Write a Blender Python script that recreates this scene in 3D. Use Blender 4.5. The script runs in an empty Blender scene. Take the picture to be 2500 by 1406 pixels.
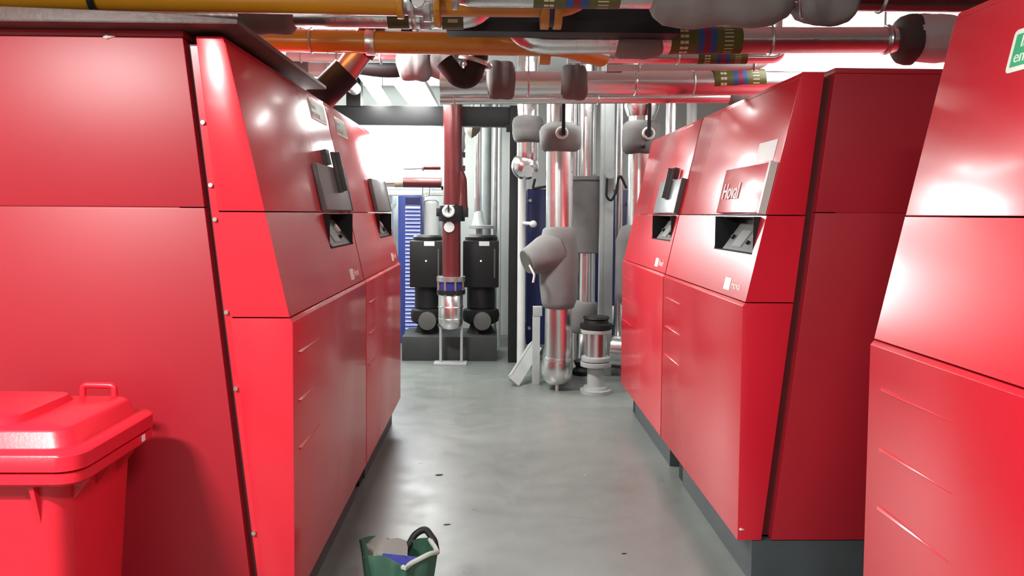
import bpy, bmesh, math, random
from mathutils import Vector, Matrix, noise
R = math.radians
C = bpy.context.scene.collection
random.seed(4)
V = Vector

# ------------------------------------------------------------------ camera
EYE = V((0, 0, 1.476))
F_PX, YAW, PITCH, ROLL, SY = 1970.0, 0.0214, 0.0533, 0.0071, -76.8
cy_, sy_ = math.cos(YAW), math.sin(YAW)
cp_, sp_ = math.cos(PITCH), math.sin(PITCH)
r0 = V((cy_, -sy_, 0)); fw = V((cp_ * sy_, cp_ * cy_, -sp_)); u0 = V((sp_ * sy_, sp_ * cy_, cp_))
cr_, sr_ = math.cos(ROLL), math.sin(ROLL)
rt = cr_ * r0 + sr_ * u0
up = cr_ * u0 - sr_ * r0
cam_d = bpy.data.cameras.new('camera'); cam = bpy.data.objects.new('camera', cam_d); C.objects.link(cam)
m = Matrix((rt, up, -fw)).transposed().to_4x4(); m.translation = EYE
cam.matrix_world = m
cam_d.sensor_width = 36; cam_d.lens = 36 * F_PX / 2500; cam_d.shift_y = SY / 2500
cam_d.clip_start = 0.05
bpy.context.scene.camera = cam

def ray(px, py):
    return fw + rt * ((px - 1250) / F_PX) - up * ((py - 703 - SY) / F_PX)
def at(px, py, Y):
    d = ray(px, py); return EYE + d * (Y / d.y)
def fl(px, py, z=0.0):
    d = ray(px, py); return EYE + d * ((z - EYE.z) / d.z)
def mpp(Y):
    return Y / F_PX

# ------------------------------------------------------------------ materials
def newmat(name):
    mt = bpy.data.materials.new(name); mt.use_nodes = True
    nt = mt.node_tree; b = nt.nodes['Principled BSDF']
    return mt, nt, b
def mat(name, col, rough=0.5, metal=0.0, var=0.06, scale=6.0, bump=0.0, bscale=40.0, rvar=0.08, spec=0.5, coat=0.0, col2=None, detail=4.0):
    mt, nt, b = newmat(name)
    tc = nt.nodes.new('ShaderNodeTexCoord')
    n = nt.nodes.new('ShaderNodeTexNoise'); n.inputs['Scale'].default_value = scale; n.inputs['Detail'].default_value = detail
    nt.links.new(tc.outputs['Object'], n.inputs['Vector'])
    r = nt.nodes.new('ShaderNodeValToRGB')
    r.color_ramp.elements[0].position = 0.3; r.color_ramp.elements[1].position = 0.7
    c2 = col2 if col2 else tuple(min(1, c * (1 + var)) for c in col)
    c1 = col if col2 else tuple(c * (1 - var) for c in col)
    r.color_ramp.elements[0].color = (*c1, 1); r.color_ramp.elements[1].color = (*c2, 1)
    nt.links.new(n.outputs['Fac'], r.inputs['Fac']); nt.links.new(r.outputs['Color'], b.inputs['Base Color'])
    mr = nt.nodes.new('ShaderNodeMapRange'); mr.inputs['To Min'].default_value = max(0.02, rough - rvar); mr.inputs['To Max'].default_value = min(1, rough + rvar)
    nt.links.new(n.outputs['Fac'], mr.inputs['Value']); nt.links.new(mr.outputs['Result'], b.inputs['Roughness'])
    b.inputs['Metallic'].default_value = metal
    b.inputs['Specular IOR Level'].default_value = spec
    b.inputs['Coat Weight'].default_value = coat; b.inputs['Coat Roughness'].default_value = 0.12
    if bump > 0:
        n2 = nt.nodes.new('ShaderNodeTexNoise'); n2.inputs['Scale'].default_value = bscale; n2.inputs['Detail'].default_value = 5
        nt.links.new(tc.outputs['Object'], n2.inputs['Vector'])
        bp = nt.nodes.new('ShaderNodeBump'); bp.inputs['Strength'].default_value = bump; bp.inputs['Distance'].default_value = 0.01
        nt.links.new(n2.outputs['Fac'], bp.inputs['Height']); nt.links.new(bp.outputs['Normal'], b.inputs['Normal'])
    return mt
def emit(name, col, s):
    mt, nt, b = newmat(name)
    b.inputs['Base Color'].default_value = (*col, 1); b.inputs['Emission Color'].default_value = (*col, 1); b.inputs['Emission Strength'].default_value = s
    return mt

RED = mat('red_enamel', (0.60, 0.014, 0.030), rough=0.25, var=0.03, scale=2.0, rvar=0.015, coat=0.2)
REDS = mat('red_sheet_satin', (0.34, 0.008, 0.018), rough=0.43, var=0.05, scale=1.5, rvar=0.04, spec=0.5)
DARKRED = mat('slot_interior', (0.10, 0.004, 0.006), rough=0.6)
PLINTH = mat('plinth_grey', (0.055, 0.065, 0.07), rough=0.45, var=0.1)
BLACK = mat('black_rubber', (0.009, 0.009, 0.010), rough=0.6, spec=0.35)
BLKST = mat('black_steel', (0.009, 0.010, 0.011), rough=0.5, spec=0.35)
FLAPG = mat('flap_grey', (0.19, 0.21, 0.21), rough=0.33, metal=0.2, var=0.03, rvar=0.01)
DKGREY = mat('dark_grey_plastic', (0.09, 0.095, 0.09), rough=0.4)
MIDGREY = mat('control_grey', (0.22, 0.24, 0.24), rough=0.35)
WHITE = mat('white_label', (0.80, 0.80, 0.78), rough=0.45)
PALE = mat('pale_trim', (0.55, 0.50, 0.47), rough=0.35)
LETTER = mat('pale_lettering', (0.78, 0.62, 0.60), rough=0.4)
GREEN = mat('sign_green', (0.05, 0.42, 0.20), rough=0.4)
GREENP = mat('sign_green_pale', (0.16, 0.42, 0.26), rough=0.4)
SIGNW = mat('sign_white', (0.80, 0.84, 0.74), rough=0.4)
FOIL = mat('aluminium_foil_cladding', (0.80, 0.80, 0.80), rough=0.22, metal=1.0, var=0.05, scale=8, bump=0.22, bscale=18, rvar=0.08)
FOILS = mat('smooth_aluminium_cladding', (0.78, 0.79, 0.79), rough=0.26, metal=1.0, var=0.04, scale=5, bump=0.05, bscale=10, rvar=0.05)
STEEL = mat('galvanised_steel', (0.50, 0.52, 0.52), rough=0.38, metal=0.9, var=0.12, scale=20)
GREYP = mat('grey_painted_steel', (0.33, 0.36, 0.36), rough=0.45, var=0.08)
PALEST = mat('pale_steel_paint', (0.36, 0.40, 0.39), rough=0.45, var=0.08)
LIGHTP = mat('pale_grey_paint', (0.58, 0.62, 0.61), rough=0.4, var=0.05)
JACK = mat('grey_lagging_cloth', (0.13, 0.128, 0.125), rough=0.75, var=0.12, scale=7, bump=0.25, bscale=14)
JACKLIT = mat('panel_lit_lagging_cloth', (0.62, 0.62, 0.62), rough=0.6, var=0.1, bump=0.3, bscale=12)  # grey lagging whitened in colour, for the panel light falling on it
JACKN = mat('near_lagging_cloth', (0.22, 0.205, 0.195), rough=0.75, var=0.12, bump=0.3, bscale=14)
JACKL = mat('pale_lagging_cloth', (0.165, 0.17, 0.165), rough=0.7, var=0.12, scale=6, bump=0.3, bscale=12)
YELL = mat('yellow_gas_paint', (0.56, 0.24, 0.012), rough=0.3, var=0.08, scale=3, coat=0.2)
OLIVE = mat('band_olive', (0.085, 0.095, 0.018), rough=0.4, var=0.12)
BBLUE = mat('band_blue', (0.015, 0.07, 0.24), rough=0.4)
BRED = mat('band_crimson', (0.22, 0.008, 0.03), rough=0.4)
MARK = mat('band_print', (0.58, 0.58, 0.40), rough=0.5)
PRED = mat('red_oxide_pipe', (0.115, 0.014, 0.016), rough=0.35, var=0.1, coat=0.15)
BLUEJ = mat('blue_rubber', (0.02, 0.03, 0.22), rough=0.4)
NAVY = mat('navy_paint', (0.012, 0.02, 0.10), rough=0.4, var=0.15)
CABB = mat('cabinet_blue', (0.03, 0.06, 0.26), rough=0.35)
LILAC = mat('lilac_slats', (0.32, 0.38, 0.78), rough=0.3)
BROWN = mat('brown_board', (0.075, 0.038, 0.031), rough=0.5, var=0.3, scale=9, bump=0.2, bscale=30)
BINR = mat('red_moulded_plastic', (0.66, 0.012, 0.028), rough=0.36, var=0.05, bump=0.05, bscale=120)
BAGG = mat('green_woven_bag', (0.032, 0.095, 0.060), rough=0.55, var=0.2, bump=0.2, bscale=30)
BAGW = mat('bag_pale_trim', (0.38, 0.44, 0.38), rough=0.6)
BAGX = mat('bag_grey_lining', (0.19, 0.18, 0.165), rough=0.7, bump=0.3, bscale=20)
BOOK = mat('blue_card', (0.018, 0.022, 0.22), rough=0.6, spec=0.3)
BRASS = mat('screw_zinc', (0.75, 0.72, 0.65), rough=0.3, metal=1.0)
CONC = mat('concrete_plinth', (0.028, 0.034, 0.033), rough=0.7, var=0.2)
PINK = mat('red_tinted_flue', (0.50, 0.34, 0.34), rough=0.3, metal=0.8)  # plain metal, the red it reflects is put into its colour
CEIL = mat('ceiling_paint', (0.62, 0.64, 0.62), rough=0.8, var=0.06, scale=1.5)
WALLM = mat('wall_paint', (0.62, 0.66, 0.63), rough=0.6, var=0.05, scale=1.2)
TUBE = emit('tube_glow', (1.0, 1.0, 0.97), 14.0)
SKYP = emit('bright_daylight_pane', (0.95, 1.0, 1.0), 11.0)
LED = emit('led_glow', (0.9, 0.95, 1.0), 4.0)

def floor_mat():
    mt, nt, b = newmat('painted_concrete_floor')
    tc = nt.nodes.new('ShaderNodeTexCoord')
    n1 = nt.nodes.new('ShaderNodeTexNoise'); n1.inputs['Scale'].default_value = 0.9; n1.inputs['Detail'].default_value = 3
    n2 = nt.nodes.new('ShaderNodeTexNoise'); n2.inputs['Scale'].default_value = 6; n2.inputs['Detail'].default_value = 6; n2.inputs['Roughness'].default_value = 0.55
    for n in (n1, n2): nt.links.new(tc.outputs['Object'], n.inputs['Vector'])
    r = nt.nodes.new('ShaderNodeValToRGB'); e = r.color_ramp.elements
    e[0].position = 0.3; e[0].color = (0.115, 0.130, 0.120, 1); e[1].position = 0.72; e[1].color = (0.165, 0.184, 0.172, 1)
    nt.links.new(n1.outputs['Fac'], r.inputs['Fac'])
    nt.links.new(r.outputs['Color'], b.inputs['Base Color'])
    mr = nt.nodes.new('ShaderNodeMapRange'); mr.inputs['From Min'].default_value = 0.2; mr.inputs['From Max'].default_value = 0.8
    mr.inputs['To Min'].default_value = 0.24; mr.inputs['To Max'].default_value = 0.46
    nt.links.new(n2.outputs['Fac'], mr.inputs['Value']); nt.links.new(mr.outputs['Result'], b.inputs['Roughness'])
    bp = nt.nodes.new('ShaderNodeBump'); bp.inputs['Strength'].default_value = 0.06; bp.inputs['Distance'].default_value = 0.006
    nt.links.new(n2.outputs['Fac'], bp.inputs['Height']); nt.links.new(bp.outputs['Normal'], b.inputs['Normal'])
    return mt
FLOOR = floor_mat()

# ------------------------------------------------------------------ mesh builder
class MB:
    def __init__(s): s.v = []; s.f = []; s.mi = []
    def add(s, vs, fs, mi=0):
        k = len(s.v); s.v += [V(p) for p in vs]
        for f in fs: s.f.append([k + i for i in f]); s.mi.append(mi)
        return s
    def box(s, a, b, mi=0, M=None):
        x0, y0, z0 = (min(a[i], b[i]) for i in range(3)); x1, y1, z1 = (max(a[i], b[i]) for i in range(3))
        vs = [V(p) for p in ((x0,y0,z0),(x1,y0,z0),(x1,y1,z0),(x0,y1,z0),(x0,y0,z1),(x1,y0,z1),(x1,y1,z1),(x0,y1,z1))]
        if M is not None: vs = [M @ p for p in vs]
        return s.add(vs, [(0,3,2,1),(4,5,6,7),(0,1,5,4),(1,2,6,5),(2,3,7,6),(3,0,4,7)], mi)
    def loft(s, rings, cap=True, mi=0, closed=True):
        k = len(s.v); n = len(rings[0])
        for r in rings: s.v += [V(p) for p in r]
        for i in range(len(rings) - 1):
            for j in range(n if closed else n - 1):
                a = k + i * n + j; b = k + i * n + (j + 1) % n
                s.f.append([a, b, b + n, a + n]); s.mi.append(mi)
        if cap:
            s.f.append([k + j for j in range(n)][::-1]); s.mi.append(mi)
            s.f.append([k + (len(rings) - 1) * n + j for j in range(n)]); s.mi.append(mi)
        return s
    def prism_x(s, prof, x0, x1, mi=0):      # prof: (y,z) polygon
        return s.loft([[(x0, y, z) for y, z in prof], [(x1, y, z) for y, z in prof]], mi=mi)
    def tube(s, pts, r, n=20, mi=0, cap=True):
        pts = [V(p) for p in pts]; rr = r if isinstance(r, (list, tuple)) else [r] * len(pts)
        t = (pts[1] - pts[0]).normalized()
        nrm = t.orthogonal().normalized(); rings = []
        for i, p in enumerate(pts):
            if i == 0: d = pts[1] - pts[0]
            elif i == len(pts) - 1: d = pts[-1] - pts[-2]
            else: d = (pts[i + 1] - p).normalized() + (p - pts[i - 1]).normalized()
            d.normalize()
            nrm = (nrm - d * nrm.dot(d)).normalized(); bi = d.cross(nrm)
            rings.append([p + (nrm * math.cos(2*math.pi*j/n) + bi * math.sin(2*math.pi*j/n)) * rr[i] for j in range(n)])
        return s.loft(rings, cap, mi)
    def cyl(s, a, b, r, n=24, mi=0): return s.tube([a, b], r, n, mi)
    def lumpy(s, a, b, prof, n=28, amp=0.0, seed=0, mi=0, sq=(1, 1), freq=9.0):
        """revolved body along a->b; prof = [(t, r)...]; amp = cloth lumpiness"""
        a, b = V(a), V(b); d = (b - a).normalized(); nx = d.orthogonal().normalized()
        if abs(d.z) < 0.7: nx = V((0, 0, 1)) - d * d.z; nx.normalize()
        else: nx = V((1, 0, 0)) - d * d.x; nx.normalize()
        by = d.cross(nx); rings = []
        for t, r in prof:
            c = a.lerp(b, t); ring = []
            for j in range(n):
                ca, sa = math.cos(2*math.pi*j/n), math.sin(2*math.pi*j/n)
                p = c + (nx * ca * sq[0] + by * sa * sq[1]) * r
                if amp:
                    q = p * freq + V((seed * 7.3, seed * 3.1, seed))
                    p = p + (nx * ca + by * sa) * amp * noise.noise(q) + d * amp * 0.6 * noise.noise(q + V((9, 4, 2)))
                ring.append(p)
            rings.append(ring)
        return s.loft(rings, mi=mi)
    def sphere(s, c, r, n=16, mi=0):
        c = V(c); rings = []
        for i in range(1, 10):
            th = math.pi * i / 10
            rings.append([c + V((math.sin(th)*math.cos(2*math.pi*j/n), math.sin(th)*math.sin(2*math.pi*j/n), -math.cos(th))) * r for j in range(n)])
        return s.loft(rings, mi=mi)
    def torus(s, c, axis, R_, r, n=28, k=10, mi=0, a0=0, a1=360):
        c = V(c); ax = V(axis).normalized(); e1 = ax.orthogonal().normalized(); e2 = ax.cross(e1)
        full = (a1 - a0) >= 360
        pts = []
        for i in range(n + (0 if full else 1)):
            a = R(a0 + (a1 - a0) * i / n); pts.append((c, e1 * math.cos(a) + e2 * math.sin(a)))
        rings = [[cc + dd * R_ + (dd * math.cos(2*math.pi*j/k) + ax * math.sin(2*math.pi*j/k)) * r for j in range(k)] for cc, dd in pts]
        if full: rings.append(rings[0])
        return s.loft(rings, cap=not full, mi=mi)

def mesh_from(name, mb, mats, off=V((0,0,0)), bevel=0.0, smooth=40):
    me = bpy.data.meshes.new(name)
    me.from_pydata([tuple(p - off) for p in mb.v], [], mb.f)
    for i, k in enumerate(mb.mi): me.polygons[i].material_index = k
    for mt in (mats if isinstance(mats, (list, tuple)) else [mats]): me.materials.append(mt)
    bm = bmesh.new(); bm.from_mesh(me)
    bmesh.ops.remove_doubles(bm, verts=bm.verts, dist=1e-6)
    bmesh.ops.recalc_face_normals(bm, faces=bm.faces)
    if bevel > 0:
        ed = [e for e in bm.edges if len(e.link_faces) == 2 and e.calc_face_angle(0) > R(35)]
        bmesh.ops.bevel(bm, geom=ed, offset=bevel, segments=2, affect='EDGES', profile=0.6, clamp_overlap=True)
    bm.to_mesh(me); bm.free()
    me.polygons.foreach_set('use_smooth', [True] * len(me.polygons))
    me.set_sharp_from_angle(angle=R(smooth))
    return me
def wloc(o):
    p = V((0, 0, 0))
    while o is not None: p += o.location; o = o.parent
    return p
def tag(o, label=None, cat=None, group=None, kind=None):
    if label: o['label'] = label
    if cat: o['category'] = cat
    if group: o['group'] = group
    if kind: o['kind'] = kind
    return o
def thing(name, label, cat, loc=(0,0,0), rz=0.0, group=None):
    o = bpy.data.objects.new(name, None); o.empty_display_size = 0.1; C.objects.link(o)
    o.location = loc; o.rotation_euler = (0, 0, rz)
    return tag(o, label, cat, group)
def solo(name, mb, mats, label, cat, group=None, bevel=0.0, kind=None, smooth=40):
    """a thing that is one mesh, origin at the middle of its base"""
    lo = V((min(p.x for p in mb.v), min(p.y for p in mb.v), min(p.z for p in mb.v)))
    hi = V((max(p.x for p in mb.v), max(p.y for p in mb.v), max(p.z for p in mb.v)))
    off = V(((lo.x + hi.x) / 2, (lo.y + hi.y) / 2, lo.z))
    o = bpy.data.objects.new(name, mesh_from(name, mb, mats, off, bevel, smooth)); o.location = off
    C.objects.link(o); return tag(o, label, cat, group, kind)
def part(name, mb, mats, parent, label=None, bevel=0.0, smooth=40, kind=None):
    """child in world coordinates of an unrotated parent"""
    o = bpy.data.objects.new(name, mesh_from(name, mb, mats, wloc(parent), bevel, smooth))
    o.parent = parent; C.objects.link(o); return tag(o, label, kind=kind)
MESHES = {}
def lpart(name, key, build, mats, parent, label=None, bevel=0.0, smooth=40):
    """child in the parent's local coordinates, mesh shared between copies"""
    if key not in MESHES: MESHES[key] = mesh_from(name, build(), mats, V((0,0,0)), bevel, smooth)
    o = bpy.data.objects.new(name, MESHES[key]); o.parent = parent; C.objects.link(o); return tag(o, label)
def structure(name, mb, mats, bevel=0.0):
    o = bpy.data.objects.new(name, mesh_from(name, mb, mats, V((0,0,0)), bevel)); C.objects.link(o); o['kind'] = 'structure'; return o
def fillet(pts, rad, n=8):
    pts = [V(p) for p in pts]; out = [pts[0]]
    for i in range(1, len(pts) - 1):
        a, b, c = pts[i-1], pts[i], pts[i+1]
        d1 = (a - b).normalized(); d2 = (c - b).normalized()
        ang = d1.angle(d2); L = min(rad / math.tan(ang / 2), (a-b).length * 0.49, (c-b).length * 0.49)
        p, q = b + d1 * L, b + d2 * L
        for k in range(n + 1):
            t = k / n; out.append(p * (1-t)**2 + b * 2*t*(1-t) + q * t*t)
    out.append(pts[-1]); return out
def text_mb(s, M, size, ext=0.002):
    cu = bpy.data.curves.new('t', 'FONT'); cu.body = s; cu.size = size; cu.extrude = ext; cu.resolution_u = 3
    o = bpy.data.objects.new('t', cu); C.objects.link(o)
    dg = bpy.context.evaluated_depsgraph_get(); me = bpy.data.meshes.new_from_object(o.evaluated_get(dg))
    mb = MB(); mb.add([M @ v.co for v in me.vertices], [list(p.vertices) for p in me.polygons])
    bpy.data.objects.remove(o); bpy.data.curves.remove(cu); bpy.data.meshes.remove(me); return mb

# ------------------------------------------------------------------ room shell
CZ = 2.98
BW = 9.75
X0, X1, Y0 = -4.3, 4.6, -4.2
structure('floor', MB().box((X0, Y0, -0.1), (X1, BW, 0)), FLOOR)
structure('ceiling', MB().box((X0, Y0, CZ), (X1, BW, CZ + 0.1)), CEIL)
structure('wall_left', MB().box((X0 - 0.1, Y0, 0), (X0, BW, CZ)), WALLM)
structure('wall_right', MB().box((X1, Y0, 0), (X1 + 0.1, BW, CZ)), WALLM)
structure('wall_front', MB().box((X0, Y0 - 0.1, 0), (X1, Y0, CZ)), WALLM)
wx0, wx1 = -2.7, at(1086, 380, BW).x  # left part is unseen, widened to give the near boiler its highlight
wz0, wz1 = at(960, 462, BW).z, 2.62
bwm = MB()
bwm.box((X0, BW, 0), (wx0, BW + 0.1, CZ)); bwm.box((wx1, BW, 0), (X1, BW + 0.1, CZ))
bwm.box((wx0, BW, 0), (wx1, BW + 0.1, wz0)); bwm.box((wx0, BW, wz1), (wx1, BW + 0.1, CZ))
structure('wall_back', bwm, WALLM)
wf = MB(); t_ = 0.04
wf.box((wx0, BW - 0.01, wz0), (wx0 + t_, BW + 0.05, wz1)); wf.box((wx1 - t_, BW - 0.01, wz0), (wx1, BW + 0.05, wz1))
wf.box((wx0, BW - 0.01, wz0), (wx1, BW + 0.05, wz0 + t_)); wf.box((wx0, BW - 0.01, wz1 - t_), (wx1, BW + 0.05, wz1))
w1 = structure('window_1', wf, LIGHTP)
part('pane', MB().box((wx0 + 0.02, BW + 0.03, wz0 + 0.02), (wx1 - 0.02, BW + 0.04, wz1 - 0.02)), SKYP, w1)

# ------------------------------------------------------------------ boilers
BWD, TOP, FOLD, BOT, TOFF, SEAM = 1.4865, 2.032, 1.133, 0.18, 0.2006, 1.476
GAP = 0.02
def yf(z): return max(0.0, TOFF * (z - FOLD) / (TOP - FOLD))
def ycb(z): return 0.085 + 0.205 * (z - BOT) / (TOP - BOT)      # back of the front panels
def ybf(z): return ycb(z) + 0.041                                 # front of the body
SL = math.atan2(TOFF, TOP - FOLD)
def MF(x, z, lift=0.0):
    """frame on the sloping front: X along the width, Y up the slope, Z out of the face"""
    X = V((1, 0, 0)); U = V((0, math.sin(SL), math.cos(SL))); N = V((0, -math.cos(SL), math.sin(SL)))
    M = Matrix((X, U, N)).transposed().to_4x4(); M.translation = V((x, yf(z), z)) + N * lift; return M
DEPTH = 2.3
def b_body():
    mb = MB(); g = 0.0015
    mb.prism_x([(ybf(BOT), BOT), (ybf(SEAM - g), SEAM + 0.012 - g), (DEPTH, SEAM + 0.012 - g), (DEPTH, BOT)], 0, BWD)
    mb.prism_x([(ybf(SEAM + g), SEAM + 0.012 + g), (ybf(TOP), TOP - 0.004), (DEPTH, TOP - 0.004), (DEPTH, SEAM + 0.012 + g)], 0, BWD)
    mb.box((0.004, 0.35, 0.3), (BWD - 0.004, DEPTH - 0.01, 1.95))
    return mb
def b_core():
    return MB().prism_x([(ycb(BOT) - 0.02, BOT + 0.01), (ycb(TOP) - 0.02, TOP - 0.02), (ybf(TOP) + 0.02, TOP - 0.02), (ybf(BOT) + 0.02, BOT + 0.01)], 0.03, BWD - 0.03)
def b_lower():
    mb = MB(); zt = FOLD - 0.003; o = -0.010
    mb.prism_x([(o, BOT), (o, zt - 0.012), (o + 0.010, zt), (ycb(zt), zt), (ycb(BOT), BOT)], 0, BWD)
    for z in (1.005, 0.842, 0.68):                          # pressed ribs, tapering off to the right
        for k in range(1):
            xa, xb = 0.07, 0.42
            mb.add([(xa, o, z - 0.005), (xa, o, z + 0.006), (xa + 0.012, o - 0.008, z + 0.001), (xb, o, z - 0.001), (xb, o, z + 0.001), (xb, o - 0.0005, z)],
                   [(0, 1, 2), (0, 2, 5, 3), (1, 4, 5, 2), (3, 5, 4)])
    return mb
RX0, RX1, RZ0, RZ1 = 0.865, 1.425, 1.318, 1.470
def b_mid():
    mb = MB(); g = 0.002; za, zb = FOLD + g, SEAM - g
    def seg(xa, xb, z0, z1, yb=None):
        mb.prism_x([(yf(z0), z0), (yf(z1), z1), (ycb(z1) if yb is None else yb, z1), (ycb(z0) if yb is None else yb, z0)], xa, xb)
    seg(0, RX0, za, zb); seg(RX0, RX1, za, RZ0); seg(RX1, BWD, za, zb); seg(RX0, RX1, RZ1, zb)
    return mb
def b_upper():
    g = 0.002; za = SEAM + g; zt = TOP
    mb = MB(); mb.prism_x([(yf(za), za), (yf(zt - 0.02), zt - 0.02), (yf(zt - 0.02) + 0.004, zt - 0.018), (yf(zt) + 0.004, zt), (ycb(zt), zt), (ycb(za), za)], 0, BWD)
    return mb
def b_flange(x0, x1):
    return MB().prism_x([(ycb(BOT) - 0.005, BOT + 0.02), (ycb(TOP) - 0.005, TOP - 0.03), (ycb(TOP) + 0.020, TOP - 0.03), (ycb(BOT) + 0.020, BOT + 0.02)], x0, x1)
def b_recess():
    mb = MB(); d = 0.10; g = 0.0005
    ya, yb = yf(RZ0), yf(RZ1)
    # box walls of the control recess
    xs = (RX0 + g, RX1 - g)
    mb.box((xs[0], ya + 0.004, RZ0 + g), (xs[0] + 0.004, ya + d, RZ1 - g)); mb.box((xs[1] - 0.004, ya + 0.004, RZ0 + g), (xs[1], ya + d, RZ1 - g))
    mb.box((xs[0], ya + 0.004, RZ0 + g), (xs[1], ya + d, RZ0 + 0.004)); mb.box((xs[0], yb + 0.004, RZ1 - 0.004), (xs[1], ya + d, RZ1 - g))
    mb.box((xs[0], ya + d, RZ0 + g), (xs[1], ya + d + 0.004, RZ1 - g))
    return mb
def b_keypad():
    mb = MB()
    mb.prism_x([(yf(RZ0) + 0.012, RZ0 + 0.006), (yf(RZ0) + 0.095, RZ1 - 0.03), (yf(RZ0) + 0.098, RZ1 - 0.03), (yf(RZ0) + 0.098, RZ0 + 0.006)], RX0 + 0.10, RX1 - 0.008)
    return mb
KS = math.atan2(RZ1 - RZ0 - 0.036, 0.083)
def MK(x, t):
    a = V((x, yf(RZ0) + 0.012, RZ0 + 0.006)); U = V((0, 0.083, RZ1 - RZ0 - 0.036)); L = U.length; U.normalize(); X = V((1, 0, 0)); N = X.cross(U)
    M = Matrix((X, U, N)).transposed().to_4x4(); M.translation = a + U * L * t; return M
def b_screen():
    mb = MB(); mb.box((0, 0, 0), (0.13, 0.085, 0.004), M=MK(RX0 + 0.21, 0.12)); return mb
def b_button(i):
    return MB().cyl(MK((RX0 + 0.15, RX0 + 0.40, RX0 + 0.44)[i], (0.45, 0.30, 0.62)[i]) @ V((0, 0, 0)), MK((RX0 + 0.15, RX0 + 0.40, RX0 + 0.44)[i], (0.45, 0.30, 0.62)[i]) @ V((0, 0, 0.012)), (0.011, 0.009, 0.022)[i], 14)
FX0, FX1 = 0.855, 1.455
def b_flap():
    return MB().box((0, 0, 0), (FX1 - FX0, 0.205, 0.026), M=MF(FX0, SEAM + 0.004, 0.002))
def b_flapedge():
    return MB().box((FX1 - FX0 + 0.001, -0.002, 0), (FX1 - FX0 + 0.022, 0.208, 0.029), M=MF(FX0, SEAM + 0.004, 0.002))
def b_handle():
    mb = MB()
    M = MF(1.19, 1.56, 0.028)
    mb.box((0, 0.0, 0), (0.04, 0.195, 0.018), M=M); mb.box((0.008, 0.004, 0.016), (0.032, 0.19, 0.042), M=M)
    return mb
def b_hbase():
    M = MF(1.12, 1.692, 0.0); return MB().box((0, 0, 0), (0.07, 0.07, 0.026), M=M)
def b_badge():
    return MB().box((0, 0, 0), (0.085, 0.052, 0.0015), M=MF(1.16, 1.158, 0.0005))
def b_plinth():
    return MB().box((0.30, 0.05, 0.0), (BWD - 0.005, DEPTH - 0.05, BOT - 0.004))
def b_foot():
    return MB().box((0.17, 0.06, 0.0), (0.28, 0.22, BOT - 0.002))
def b_screw(i):
    z = (1.98 - 0.22, 1.56, 1.45, 1.15, 0.90, 0.42)[i]
    return MB().cyl((0.004, ycb(z) + 0.011, z), (-0.004, ycb(z) + 0.011, z), 0.007, 10)
def b_lid():
    mb = MB(); mb.box((0.0, ybf(TOP) - 0.002, TOP - 0.004), (BWD, DEPTH, TOP + 0.018)); return mb

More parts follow.
